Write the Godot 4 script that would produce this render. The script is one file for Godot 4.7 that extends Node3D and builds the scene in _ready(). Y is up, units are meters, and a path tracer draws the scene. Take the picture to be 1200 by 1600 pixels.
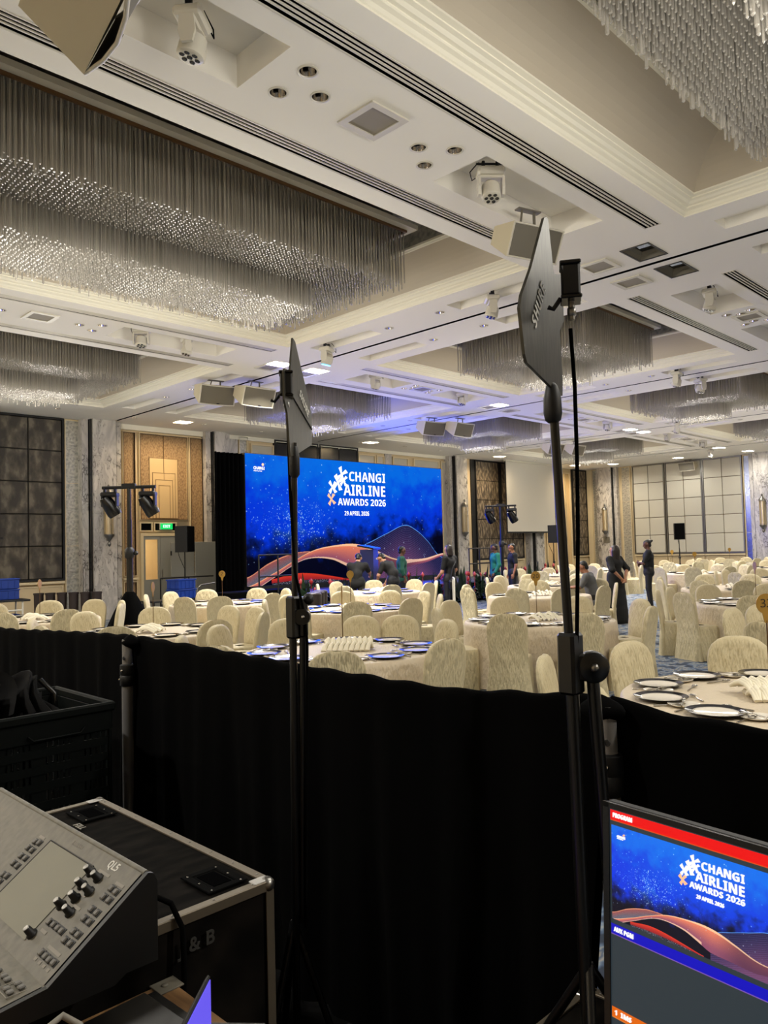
extends Node3D
# A hotel ballroom seen from the sound desk. +x runs along the stage wall to the right, -z towards it; y is up, metres.

class MB:
	var v := PackedVector3Array()
	var n := PackedVector3Array()
	var t := PackedVector2Array()
	var X := Transform3D()
	func tri(a: Vector3, b: Vector3, c: Vector3, na: Vector3, nb: Vector3, nc: Vector3, ta := Vector2.ZERO, tb := Vector2.ZERO, tc := Vector2.ZERO) -> void:
		var A := X * a; var B := X * b; var C := X * c
		var bs := X.basis
		var NA := (bs * na).normalized(); var NB := (bs * nb).normalized(); var NC := (bs * nc).normalized()
		if (B - A).cross(C - A).dot(NA + NB + NC) > 0.0:
			v.append_array([A, C, B]); n.append_array([NA, NC, NB]); t.append_array([ta, tc, tb])
		else:
			v.append_array([A, B, C]); n.append_array([NA, NB, NC]); t.append_array([ta, tb, tc])
	func quad(a: Vector3, b: Vector3, c: Vector3, d: Vector3, out := Vector3.ZERO) -> void:
		var nn := (b - a).cross(d - a).normalized()
		if nn == Vector3.ZERO: nn = (c - b).cross(d - b).normalized()
		if out != Vector3.ZERO and nn.dot(out) < 0.0: nn = -nn
		tri(a, b, c, nn, nn, nn, Vector2(0, 1), Vector2(1, 1), Vector2(1, 0))
		tri(a, c, d, nn, nn, nn, Vector2(0, 1), Vector2(1, 0), Vector2(0, 0))
	func quad3(a: Vector3, b: Vector3, c: Vector3, d: Vector3) -> MB:
		quad(a, b, c, d, Vector3.BACK)
		return self
	func quad2(a: Vector3, b: Vector3, c: Vector3, d: Vector3) -> MB:
		quad(a, b, c, d, Vector3.DOWN)
		return self
	func box(c: Vector3, s: Vector3, bs := Basis()) -> MB:
		var h := s * 0.5
		for ax in 3:
			for sg in [-1.0, 1.0]:
				var o := Vector3.ZERO; o[ax] = sg
				var p := Vector3.ZERO; p[(ax + 1) % 3] = 1.0
				var q := Vector3.ZERO; q[(ax + 2) % 3] = 1.0
				var cc := []
				for k in [[-1, -1], [1, -1], [1, 1], [-1, 1]]:
					cc.append(c + bs * ((o + p * k[0] + q * k[1]) * h))
				quad(cc[0], cc[1], cc[2], cc[3], bs * o)
		return self
	func cbox(c: Vector3, s: Vector3, r := 0.01, bs := Basis()) -> MB:
		# box with chamfered edges
		var h := s * 0.5
		r = minf(r, minf(h.x, minf(h.y, h.z)) * 0.9)
		var g := func(sx: float, sy: float, sz: float, ax: int) -> Vector3:
			var p := Vector3(sx * (h.x - r), sy * (h.y - r), sz * (h.z - r))
			if ax == 0: p.x = sx * h.x
			elif ax == 1: p.y = sy * h.y
			else: p.z = sz * h.z
			return c + bs * p
		for ax in 3:
			for sg in [-1.0, 1.0]:
				var cc := []
				for k in [[-1.0, -1.0], [1.0, -1.0], [1.0, 1.0], [-1.0, 1.0]]:
					var sv := Vector3.ZERO; sv[ax] = sg; sv[(ax + 1) % 3] = k[0]; sv[(ax + 2) % 3] = k[1]
					cc.append(g.call(sv.x, sv.y, sv.z, ax))
				var o := Vector3.ZERO; o[ax] = sg
				quad(cc[0], cc[1], cc[2], cc[3], bs * o)
		for ax in 3:
			var a1 := (ax + 1) % 3; var a2 := (ax + 2) % 3
			for k in [[-1.0, -1.0], [1.0, -1.0], [1.0, 1.0], [-1.0, 1.0]]:
				var s0 := Vector3.ZERO; s0[ax] = -1.0; s0[a1] = k[0]; s0[a2] = k[1]
				var s1 := s0; s1[ax] = 1.0
				var o := Vector3.ZERO; o[a1] = k[0]; o[a2] = k[1]
				quad(g.call(s0.x, s0.y, s0.z, a1), g.call(s1.x, s1.y, s1.z, a1), g.call(s1.x, s1.y, s1.z, a2), g.call(s0.x, s0.y, s0.z, a2), bs * o)
		for sx in [-1.0, 1.0]:
			for sy in [-1.0, 1.0]:
				for sz in [-1.0, 1.0]:
					var o := bs * Vector3(sx, sy, sz).normalized()
					tri(g.call(sx, sy, sz, 0), g.call(sx, sy, sz, 1), g.call(sx, sy, sz, 2), o, o, o)
		return self
	func tube(pts: Array, r, sides := 8, caps := true) -> MB:
		var rings := []; var nrm := []
		var up := Vector3.UP
		var last := Vector3.ZERO
		for i in pts.size():
			var d: Vector3 = (pts[mini(i + 1, pts.size() - 1)] - pts[maxi(i - 1, 0)]).normalized()
			var a: Vector3
			if last == Vector3.ZERO:
				a = d.cross(up)
				if a.length() < 0.05: a = d.cross(Vector3.RIGHT)
			else: a = last - d * last.dot(d)
			a = a.normalized(); last = a
			var b := d.cross(a).normalized()
			var rr: float = r[i] if r is Array else r
			var ring := []; var nr := []
			for k in sides:
				var w := TAU * k / sides
				var o := a * cos(w) + b * sin(w)
				ring.append(pts[i] + o * rr); nr.append(o)
			rings.append(ring); nrm.append(nr)
		for i in pts.size() - 1:
			for k in sides:
				var k2 := (k + 1) % sides
				tri(rings[i][k], rings[i][k2], rings[i + 1][k2], nrm[i][k], nrm[i][k2], nrm[i + 1][k2])
				tri(rings[i][k], rings[i + 1][k2], rings[i + 1][k], nrm[i][k], nrm[i + 1][k2], nrm[i + 1][k])
		if caps:
			for e in [0, pts.size() - 1]:
				var o: Vector3 = (pts[0] - pts[1]).normalized() if e == 0 else (pts[-1] - pts[-2]).normalized()
				for k in sides:
					tri(pts[e], rings[e][k], rings[e][(k + 1) % sides], o, o, o)
		return self
	func rod(a: Vector3, b: Vector3, r: float, sides := 8) -> MB:
		return tube([a, b], r, sides)
	func lathe(prof: Array, segs := 24, at := Vector3.ZERO, bs := Basis(), wob = null) -> MB:
		# prof: Vector2(radius, height) from one end to the other; smooth along each, split where a point repeats
		var m := prof.size()
		for i in m - 1:
			var p: Vector2 = prof[i]; var q: Vector2 = prof[i + 1]
			if p.is_equal_approx(q): continue
			var np0 := _pn(prof, i, true); var np1 := _pn(prof, i + 1, false)
			for k in segs:
				var w0 := TAU * k / segs; var w1 := TAU * (k + 1) / segs
				var g := func(pp: Vector2, w: float) -> Vector3:
					var rr := pp.x
					if wob != null: rr = wob.call(pp, w)
					return at + bs * Vector3(rr * cos(w), pp.y, rr * sin(w))
				var h := func(nn: Vector2, w: float) -> Vector3: return bs * Vector3(nn.x * cos(w), nn.y, nn.x * sin(w))
				var a: Vector3 = g.call(p, w0); var b: Vector3 = g.call(p, w1); var c: Vector3 = g.call(q, w1); var d: Vector3 = g.call(q, w0)
				if p.x > 1e-6: tri(a, b, c, h.call(np0, w0), h.call(np0, w1), h.call(np1, w1))
				if q.x > 1e-6: tri(a, c, d, h.call(np0, w0), h.call(np1, w1), h.call(np1, w0))
		return self
	func _pn(prof: Array, i: int, fwd: bool) -> Vector2:
		var m := prof.size()
		var seg := i if fwd else i - 1
		var d0: Vector2 = (prof[seg + 1] - prof[seg]).normalized()
		var other := i - 1 if fwd else i
		if other >= 0 and other < m - 1:
			var d1: Vector2 = (prof[other + 1] - prof[other])
			if d1.length() > 1e-6 and d1.normalized().dot(d0) > 0.5: d0 = (d0 + d1.normalized()).normalized()
		return Vector2(d0.y, -d0.x)
	func prism(poly: PackedVector2Array, z0: float, z1: float, xf := Transform3D()) -> MB:
		var idx := Geometry2D.triangulate_polygon(poly)
		for z in [z0, z1]:
			var o := xf.basis * Vector3(0, 0, -1 if z == minf(z0, z1) else 1)
			for i in range(0, idx.size(), 3):
				var p := poly[idx[i]]; var q := poly[idx[i + 1]]; var s := poly[idx[i + 2]]
				tri(xf * Vector3(p.x, p.y, z), xf * Vector3(q.x, q.y, z), xf * Vector3(s.x, s.y, z), o, o, o)
		var ar := 0.0
		for i in poly.size():
			ar += poly[i].cross(poly[(i + 1) % poly.size()])
		for i in poly.size():
			var p := poly[i]; var q := poly[(i + 1) % poly.size()]
			var e := (q - p)
			if e.length() < 1e-6: continue
			var nn := Vector2(e.y, -e.x) * signf(ar)
			quad(xf * Vector3(p.x, p.y, z0), xf * Vector3(q.x, q.y, z0), xf * Vector3(q.x, q.y, z1), xf * Vector3(p.x, p.y, z1), xf.basis * Vector3(nn.x, nn.y, 0))
		return self
	func surf(f: Callable, nu: int, nv: int, wrap_u := false, flip := false) -> MB:
		# smooth sheet: f(u, v) for u, v in 0..1
		var P := []; var N := []
		for j in nv + 1:
			var row := []
			for i in nu + 1: row.append(f.call(float(i) / nu, float(j) / nv))
			P.append(row)
		for j in nv + 1:
			var row := []
			for i in nu + 1:
				var i0 := i - 1; var i1 := i + 1
				if wrap_u:
					i0 = nu - 1 if i == 0 else i - 1
					i1 = 1 if i == nu else i + 1
				else: i0 = maxi(i0, 0); i1 = mini(i1, nu)
				var du: Vector3 = P[j][i1] - P[j][i0]
				var dv: Vector3 = P[mini(j + 1, nv)][i] - P[maxi(j - 1, 0)][i]
				var nn := du.cross(dv)
				nn = nn.normalized() if nn.length() > 1e-12 else Vector3.UP
				row.append(-nn if flip else nn)
			N.append(row)
		for j in nv:
			for i in nu:
				var ta := Vector2(float(i) / nu, 1.0 - float(j) / nv); var tc := Vector2(float(i + 1) / nu, 1.0 - float(j + 1) / nv)
				tri(P[j][i], P[j][i + 1], P[j + 1][i + 1], N[j][i], N[j][i + 1], N[j + 1][i + 1], ta, Vector2(tc.x, ta.y), tc)
				tri(P[j][i], P[j + 1][i + 1], P[j + 1][i], N[j][i], N[j + 1][i + 1], N[j + 1][i], ta, tc, Vector2(ta.x, tc.y))
		return self
	func ball(c: Vector3, r: Vector3, nu := 12, nv := 8, bs := Basis()) -> MB:
		var pr := []
		for j in nv + 1:
			var w := -PI / 2 + PI * j / nv
			pr.append([cos(w), sin(w)])
		for j in nv:
			for i in nu:
				var q := []
				for k in [[i, j], [i + 1, j], [i + 1, j + 1], [i, j + 1]]:
					var a: float = TAU * k[0] / nu
					q.append(Vector3(pr[k[1]][0] * cos(a), pr[k[1]][1], pr[k[1]][0] * sin(a)))
				var pp := []; var nn := []
				for s in q:
					pp.append(c + bs * (s * r)); nn.append(bs * (s / r))
				if j > 0: tri(pp[0], pp[1], pp[2], nn[0], nn[1], nn[2])
				if j < nv - 1: tri(pp[0], pp[2], pp[3], nn[0], nn[2], nn[3])
				if j == 0: tri(pp[0], pp[2], pp[3], nn[0], nn[2], nn[3])
				if j == nv - 1: tri(pp[0], pp[1], pp[2], nn[0], nn[1], nn[2])
		return self
	func mesh() -> ArrayMesh:
		var m := ArrayMesh.new()
		var a := []
		a.resize(Mesh.ARRAY_MAX)
		a[Mesh.ARRAY_VERTEX] = v; a[Mesh.ARRAY_NORMAL] = n; a[Mesh.ARRAY_TEX_UV] = t
		m.add_surface_from_arrays(Mesh.PRIMITIVE_TRIANGLES, a)
		return m

var taken := {}
var M := {}
var rng := RandomNumberGenerator.new()

func numbered(called: String) -> String:
	if not taken.has(called):
		taken[called] = 0
		return called
	taken[called] += 1
	return "%s_%03d" % [called, taken[called]]
func tag(o: Node, label: String, category: String, group := "") -> void:
	o.set_meta("label", label); o.set_meta("category", category)
	if group != "": o.set_meta("group", group)
func thing(called: String, label: String, category: String, at := Vector3.ZERO, turn := 0.0, group := "") -> Node3D:
	var o := Node3D.new(); o.name = numbered(called); add_child(o)
	o.position = at; o.rotation.y = turn
	tag(o, label, category, group)
	return o
func part(parent: Node, called: String, what, m: Material, label := "") -> MeshInstance3D:
	var o := MeshInstance3D.new(); o.name = called
	o.mesh = what.mesh() if what is MB else what
	o.material_override = m
	if parent == self: o.name = numbered(called)
	parent.add_child(o, true)
	if label != "": o.set_meta("label", label)
	return o
func solo(called: String, what, m: Material, label: String, category: String, at := Vector3.ZERO, turn := 0.0, group := "") -> MeshInstance3D:
	var o := part(self, called, what, m)
	o.position = at; o.rotation.y = turn
	tag(o, label, category, group)
	return o
func struct(called: String, what = null, m: Material = null) -> Node3D:
	var o: Node3D
	if what == null:
		o = Node3D.new(); o.name = numbered(called); add_child(o)
	else: o = part(self, called, what, m)
	o.set_meta("kind", "structure")
	return o
func again(src: Node3D, at: Vector3, turn := 0.0, label := "", group := "") -> Node3D:
	var o: Node3D = src.duplicate()
	var base := String(src.name)
	var rx := base.rfind("_")
	if rx > 0 and base.substr(rx + 1).is_valid_int(): base = base.substr(0, rx)
	o.name = numbered(base); add_child(o)
	o.position = at; o.rotation = Vector3(0, turn, 0)
	if label != "":
		o.set_meta("label", label)
		if group == "" and o.has_meta("group"): o.remove_meta("group")
	if group != "": o.set_meta("group", group)
	return o
func V(x: float, y: float, z: float) -> Vector3: return Vector3(x, y, z)

func noise_img(w: int, h: int, freq: float, sd: int, oct := 4, kind := FastNoiseLite.TYPE_SIMPLEX_SMOOTH) -> Image:
	var f := FastNoiseLite.new(); f.noise_type = kind; f.frequency = freq; f.seed = sd; f.fractal_octaves = oct
	f.fractal_type = FastNoiseLite.FRACTAL_FBM
	return f.get_seamless_image(w, h)
func ramp_tex(src: Image, cols: Array, contrast := 1.0) -> ImageTexture:
	var w := src.get_width(); var h := src.get_height()
	var im := Image.create(w, h, false, Image.FORMAT_RGB8)
	for y in h:
		for x in w:
			var k := clampf((src.get_pixel(x, y).r - 0.5) * contrast + 0.5, 0.0, 0.9999) * (cols.size() - 1)
			var i := int(k)
			im.set_pixel(x, y, (cols[i] as Color).lerp(cols[i + 1], k - i))
	return ImageTexture.create_from_image(im)
func bump_tex(src: Image, strength: float) -> ImageTexture:
	var im: Image = src.duplicate()
	im.convert(Image.FORMAT_RGBA8)
	im.bump_map_to_normal_map(strength)
	return ImageTexture.create_from_image(im)
func mat(key: String, col: Color, rough := 0.6, metal := 0.0) -> StandardMaterial3D:
	if M.has(key): return M[key]
	var m := StandardMaterial3D.new(); m.albedo_color = col; m.roughness = rough; m.metallic = metal
	m.resource_name = key
	M[key] = m
	return m
func tri(m: StandardMaterial3D, s: Vector3, world := true) -> StandardMaterial3D:
	m.uv1_triplanar = true; m.uv1_world_triplanar = world; m.uv1_scale = s
	return m
func glow(key: String, col: Color, e: float) -> StandardMaterial3D:
	var m := mat(key, Color(col.r * 0.5, col.g * 0.5, col.b * 0.5), 0.4)
	m.emission_enabled = true; m.emission = col; m.emission_energy_multiplier = e
	return m
func area(at: Vector3, size: Vector2, col: Color, e: float, towards := Vector3.DOWN) -> void:
	var l := AreaLight3D.new(); l.name = "lamp_light"; add_child(l, true)
	l.position = at
	l.look_at_from_position(at, at + towards, Vector3.RIGHT if absf(towards.y) > 0.9 else Vector3.UP)
	l.area_size = size; l.light_color = col; l.light_energy = e; l.shadow_enabled = true
	l.area_range = 60.0
	l.area_normalize_energy = true

const LA := 40.0
const LB := 11.0
const LC := 64.0
const LD := 6.0
const LH := 3.6
const LED_E := 1.0
const LED_L := 50.0
func _ready() -> void:
	rng.seed = 7
	# camera: eye height 1.7 m, looking 45 degrees between the two walls, slightly up, a little rolled
	var yaw := 0.78514; var pit := 0.04642; var rol := -0.0261
	var fwd := Vector3(cos(yaw) * cos(pit), sin(pit), -sin(yaw) * cos(pit)); var right := Vector3(sin(yaw), 0, cos(yaw)); var up := right.cross(fwd)
	var cam := Camera3D.new(); cam.name = "camera"; add_child(cam)
	var r2 := right * cos(rol) + up * sin(rol); var u2 := up * cos(rol) - right * sin(rol)
	cam.transform = Transform3D(Basis(r2, u2, -fwd), Vector3(0, 1.7, 0))
	cam.fov = rad_to_deg(2.0 * atan(800.0 / 1202.9)); cam.near = 0.05; cam.far = 200.0; cam.current = true
	# no daylight: the room is closed and lit by its lamps plus added fill
	var we := WorldEnvironment.new(); we.name = "environment"; add_child(we)
	var env := Environment.new(); we.environment = env
	env.background_mode = Environment.BG_COLOR; env.background_color = Color(0.01, 0.01, 0.012)
	env.tonemap_mode = Environment.TONE_MAPPER_LINEAR; env.tonemap_exposure = 1.0
	env.sdfgi_enabled = true; env.ssao_enabled = true; env.ssil_enabled = true
	make_materials()
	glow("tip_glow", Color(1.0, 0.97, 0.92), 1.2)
	glow("lamp_glow", Color(1.0, 0.93, 0.80), 6.0)
	mat("sconce_crystal", Color(0.74, 0.68, 0.56), 0.2, 0.6); mat("sconce_metal", Color(0.80, 0.72, 0.58), 0.25, 0.8)
	mat("marble_dark", Color(0.11, 0.11, 0.12), 0.25)
	build_walls()
	build_ceiling()
	build_stage()
	build_foh()
	build_dining()
	build_people()

const CEIL := 5.3
const TRACKS := [-0.5, 9.5, 16.55, 23.55, 30.6]
const COLS := [[0.6, 8.41], [10.6, 15.45], [17.65, 22.45], [24.65, 29.5]]
const ROWS := [[-3.54, 1.54], [-10.71, -5.62], [-18.0, -12.79]]   # near z, far z order: [far, near]

func make_materials() -> void:
	tri(mat("ceiling_paint", Color(0.94, 0.925, 0.885), 0.85), V(1, 1, 1))
	M.ceiling_paint.normal_enabled = true
	M.ceiling_paint.normal_texture = bump_tex(noise_img(256, 256, 0.02, 3, 4), 1.2)
	M.ceiling_paint.uv1_scale = V(0.8, 0.8, 0.8); M.ceiling_paint.normal_scale = 0.15
	mat("cornice", Color(0.92, 0.90, 0.83), 0.7)
	mat("taupe_paint", Color(0.71, 0.665, 0.585), 0.6)
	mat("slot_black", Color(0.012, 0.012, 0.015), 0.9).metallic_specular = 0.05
	mat("white_metal", Color(0.82, 0.80, 0.74), 0.45, 0.0)
	mat("vent_mesh", Color(0.55, 0.52, 0.46), 0.7)
	mat("chrome", Color(0.85, 0.83, 0.8), 0.12, 1.0)
	mat("steel", Color(0.55, 0.54, 0.52), 0.35, 1.0)
	mat("black", Color(0.015, 0.015, 0.017), 0.55)
	mat("black_gloss", Color(0.012, 0.012, 0.015), 0.25)
	mat("black_rubber", Color(0.02, 0.02, 0.02), 0.9).metallic_specular = 0.15
	mat("grille_grey", Color(0.42, 0.40, 0.35), 0.6)
	mat("speaker_shell", Color(0.78, 0.74, 0.63), 0.55)
	# silver leaf behind the chandeliers and in the wall strips
	var sl := noise_img(256, 256, 0.03, 11, 5)
	var m := mat("silver_leaf", Color(1, 1, 1), 0.28, 0.55)
	m.albedo_texture = ramp_tex(sl, [Color(0.60, 0.60, 0.57), Color(0.72, 0.71, 0.67), Color(0.80, 0.79, 0.74)], 1.4)
	tri(m, V(1.2, 1.2, 1.2)); m.normal_enabled = true; m.normal_texture = bump_tex(sl, 5.0); m.normal_scale = 0.4
	mat("wood_edge", Color(0.38, 0.26, 0.11), 0.45)
	# crystal
	m = mat("crystal", Color(0.66, 0.64, 0.60), 0.06, 0.0)
	m.metallic_specular = 0.9
	m.transparency = BaseMaterial3D.TRANSPARENCY_ALPHA
	m.albedo_color.a = 0.55
	# walls
	mat("cream_paint", Color(0.80, 0.72, 0.57), 0.65)
	mat("cream_frame", Color(0.84, 0.77, 0.62), 0.5)
	var fb := noise_img(256, 256, 0.05, 21, 3)
	m = mat("tan_fabric", Color(1, 1, 1), 0.75)
	m.albedo_texture = ramp_tex(fb, [Color(0.50, 0.39, 0.26), Color(0.61, 0.49, 0.34), Color(0.68, 0.56, 0.40)], 1.5)
	tri(m, V(1.6, 0.8, 1.6))
	mat("motif_panel", Color(0.80, 0.68, 0.49), 0.6)
	var dk := noise_img(256, 256, 0.012, 31, 5)
	m = mat("dark_fabric", Color(1, 1, 1), 0.5)
	m.albedo_texture = ramp_tex(dk, [Color(0.20, 0.18, 0.155), Color(0.26, 0.235, 0.20), Color(0.32, 0.295, 0.25), Color(0.42, 0.39, 0.335)], 1.8)
	tri(m, V(0.9, 0.5, 0.9))
	mat("dark_joint", Color(0.03, 0.026, 0.022), 0.6)
	var bw := noise_img(256, 256, 0.02, 37, 4)
	m = mat("bark_fabric", Color(1, 1, 1), 0.55)
	m.albedo_texture = ramp_tex(bw, [Color(0.24, 0.21, 0.17), Color(0.36, 0.31, 0.25), Color(0.55, 0.50, 0.42)], 2.2)
	tri(m, V(2.0, 0.55, 2.0))
	mat("pale_panel", Color(0.75, 0.73, 0.67), 0.7)
	# marble with veins
	var mb := Image.create(512, 512, false, Image.FORMAT_RGB8)
	var n1 := FastNoiseLite.new(); n1.seed = 5; n1.frequency = 0.006; n1.fractal_octaves = 5
	var n2 := FastNoiseLite.new(); n2.seed = 9; n2.frequency = 0.010; n2.fractal_octaves = 4
	for y in 512:
		for x in 512:
			var a := TAU * x / 512.0; var b := TAU * y / 512.0
			var q := V(cos(a) * 80, sin(a) * 80, cos(b) * 80)
			var s := n1.get_noise_3dv(q + V(0, 0, sin(b) * 40)); var u := n2.get_noise_3dv(q * 1.6 + V(50, sin(b) * 80, 20))
			var vein := maxf(exp(-absf(s) * 26.0), exp(-absf(u) * 40.0) * 0.8) * smoothstep(-0.35, 0.25, n2.get_noise_3dv(q * 0.5 + V(9, 3, 7)))
			var c := Color(0.78, 0.76, 0.73).lerp(Color(0.62, 0.60, 0.58), clampf(u * 1.3 + 0.4, 0, 1) * 0.6)
			mb.set_pixel(x, y, c.lerp(Color(0.20, 0.19, 0.18), vein * 0.8))
	m = mat("marble", Color(1, 1, 1), 0.2)
	m.albedo_texture = ImageTexture.create_from_image(mb); tri(m, V(0.75, 0.4, 0.75))
	m = mat("mirror_panel", Color(0.62, 0.64, 0.68), 0.1, 0.95)
	m.normal_enabled = true; m.normal_texture = bump_tex(noise_img(256, 256, 0.06, 41, 3), 4.0); tri(m, V(1.5, 1.5, 1.5)); m.normal_scale = 0.25
	mat("projection_white", Color(0.80, 0.78, 0.73), 0.9)
	# carpet
	var cp := noise_img(512, 512, 0.016, 51, 4)
	m = mat("carpet", Color(1, 1, 1), 0.95)
	m.albedo_texture = ramp_tex(cp, [Color(0.16, 0.20, 0.27), Color(0.25, 0.32, 0.43), Color(0.40, 0.47, 0.55), Color(0.60, 0.59, 0.56), Color(0.27, 0.34, 0.45), Color(0.55, 0.53, 0.49)], 2.2)
	tri(m, V(0.35, 0.35, 0.6))
	# cloth
	var cl := noise_img(256, 256, 0.03, 61, 4)
	m = mat("chair_cloth", Color(0.77, 0.72, 0.58), 0.62)
	m.normal_enabled = true; m.normal_texture = bump_tex(cl, 9.0); m.normal_scale = 0.8
	tri(m, V(7.0, 0.7, 7.0), false)
	m.rim_enabled = true; m.rim = 0.25
	m = mat("table_cloth", Color(0.79, 0.73, 0.63), 0.6)
	m.normal_enabled = true; m.normal_texture = M.chair_cloth.normal_texture; m.normal_scale = 0.6
	tri(m, V(5.0, 0.9, 5.0), false)
	m.rim_enabled = true; m.rim = 0.25
	mat("napkin", Color(0.90, 0.87, 0.78), 0.8)
	mat("porcelain", Color(0.88, 0.85, 0.79), 0.12)
	mat("plate_rim", Color(0.035, 0.04, 0.07), 0.12)
	mat("cutlery", Color(0.72, 0.70, 0.66), 0.14, 1.0)
	mat("gold_card", Color(0.64, 0.50, 0.22), 0.4, 0.4)
	mat("ink", Color(0.03, 0.02, 0.01), 0.6)
	mat("rod_brass", Color(0.36, 0.26, 0.13), 0.4, 0.6)
	# drape
	m = mat("black_drape", Color(0.012, 0.012, 0.013), 0.95)
	m.metallic_specular = 0.15
	mat("pipe_alu", Color(0.46, 0.45, 0.44), 0.45, 0.35)
	mat("stand_black", Color(0.014, 0.014, 0.016), 0.32)
	var br := Image.create(256, 256, false, Image.FORMAT_RGB8)
	var nb := FastNoiseLite.new(); nb.seed = 77; nb.frequency = 0.02
	for y in 256:
		for x in 256:
			var k := 0.5 + 0.5 * nb.get_noise_2d(x * 6.0, y * 0.5)
			br.set_pixel(x, y, Color(0.24, 0.235, 0.215).lerp(Color(0.40, 0.39, 0.35), k))
	m = mat("antenna_board", Color(1, 1, 1), 0.4, 0.7)
	m.albedo_texture = ImageTexture.create_from_image(br); m.uv1_scale = V(1, 1, 1); tri(m, V(4, 4, 4), false)
	mat("print_white", Color(0.80, 0.79, 0.76), 0.6)
	mat("blue_plastic", Color(0.06, 0.20, 0.52), 0.4)
	mat("brown_plastic", Color(0.15, 0.105, 0.09), 0.5)
	mat("green_plastic", Color(0.020, 0.035, 0.030), 0.6).metallic_specular = 0.25
	var ply := noise_img(128, 128, 0.05, 91, 3)
	m = mat("case_ply", Color(1, 1, 1), 0.5)
	m.albedo_texture = ramp_tex(ply, [Color(0.05, 0.045, 0.04), Color(0.075, 0.068, 0.06), Color(0.10, 0.09, 0.08)], 1.6); m.metallic_specular = 0.1; m.roughness = 0.8; tri(m, V(1.0, 1.0, 3.0), false)
	mat("case_edge", Color(0.42, 0.385, 0.33), 0.5, 0.6)
	var wd := noise_img(128, 128, 0.03, 93, 4)
	m = mat("birch", Color(1, 1, 1), 0.55)
	m.albedo_texture = ramp_tex(wd, [Color(0.38, 0.27, 0.16), Color(0.50, 0.37, 0.23), Color(0.58, 0.44, 0.29)], 1.5); tri(m, V(6.0, 1.0, 1.0), false)
	var cs := noise_img(128, 128, 0.06, 95, 3)
	m = mat("console_grey", Color(1, 1, 1), 0.5)
	m.albedo_texture = ramp_tex(cs, [Color(0.34, 0.325, 0.285), Color(0.38, 0.365, 0.32), Color(0.42, 0.40, 0.355)], 1.4); tri(m, V(5, 5, 5), false)
	mat("console_dark", Color(0.022, 0.023, 0.026), 0.45)
	mat("console_screen", Color(0.46, 0.45, 0.39), 0.6)
	mat("button_grey", Color(0.36, 0.35, 0.33), 0.5)
	mat("tape_pale", Color(0.50, 0.48, 0.44), 0.6); mat("stencil_grey", Color(0.17, 0.165, 0.155), 0.8)
	mat("bag_black", Color(0.045, 0.042, 0.042), 0.85).metallic_specular = 0.25
	# people
	mat("skin_tan", Color(0.56, 0.37, 0.26), 0.55); mat("skin_light", Color(0.68, 0.49, 0.37), 0.55); mat("skin_brown", Color(0.34, 0.21, 0.14), 0.55)
	mat("hair_black", Color(0.02, 0.017, 0.015), 0.45); mat("hair_brown", Color(0.10, 0.06, 0.045), 0.45)
	mat("shirt_black", Color(0.013, 0.013, 0.015), 0.8); mat("shirt_grey", Color(0.36, 0.36, 0.36), 0.85); mat("shirt_teal", Color(0.06, 0.42, 0.35), 0.75)
	mat("shirt_green", Color(0.05, 0.28, 0.22), 0.8); mat("trouser_dark", Color(0.05, 0.042, 0.038), 0.8); mat("navy_cloth", Color(0.025, 0.03, 0.06), 0.7)
	mat("shoe_black", Color(0.02, 0.02, 0.02), 0.4)
	# plants
	m = mat("leaf", Color(0.06, 0.15, 0.035), 0.45); m.backlight_enabled = true; m.backlight = Color(0.05, 0.12, 0.02)
	mat("leaf_dark", Color(0.035, 0.09, 0.03), 0.45)
	mat("flower_red", Color(0.55, 0.03, 0.05), 0.45); mat("flower_pink", Color(0.70, 0.25, 0.25), 0.5)
	mat("stage_blue", Color(0.12, 0.15, 0.24), 0.5)
	mat("podium_blue", Color(0.03, 0.09, 0.26), 0.35)
	mat("bounce_grey", Color(0.55, 0.55, 0.52), 0.6)
	mat("glass_dark", Color(0.10, 0.10, 0.095), 0.08)

var holes := []
func hole(x0: float, x1: float, z0: float, z1: float) -> void: holes.append([x0, x1, z0, z1])

func ring(mb: MB, r: Array, prof: Array) -> void:
	# sweeps a profile of (inset, y) round the rectangle r = [x0, x1, z0, z1] with mitred corners
	for i in prof.size() - 1:
		var p: Vector2 = prof[i]; var q: Vector2 = prof[i + 1]
		var a := [V(r[0] + p.x, p.y, r[2] + p.x), V(r[1] - p.x, p.y, r[2] + p.x), V(r[1] - p.x, p.y, r[3] - p.x), V(r[0] + p.x, p.y, r[3] - p.x)]
		var b := [V(r[0] + q.x, q.y, r[2] + q.x), V(r[1] - q.x, q.y, r[2] + q.x), V(r[1] - q.x, q.y, r[3] - q.x), V(r[0] + q.x, q.y, r[3] - q.x)]
		for k in 4:
			var k2 := (k + 1) % 4
			var mid: Vector3 = (a[k] + a[k2]) * 0.5
			var inward := V((r[0] + r[1]) * 0.5, 0, (r[2] + r[3]) * 0.5) - mid; inward.y = 0
			mb.quad(a[k], a[k2], b[k2], b[k], inward.normalized() * 1.0 + V(0, -1.2, 0))

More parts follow.
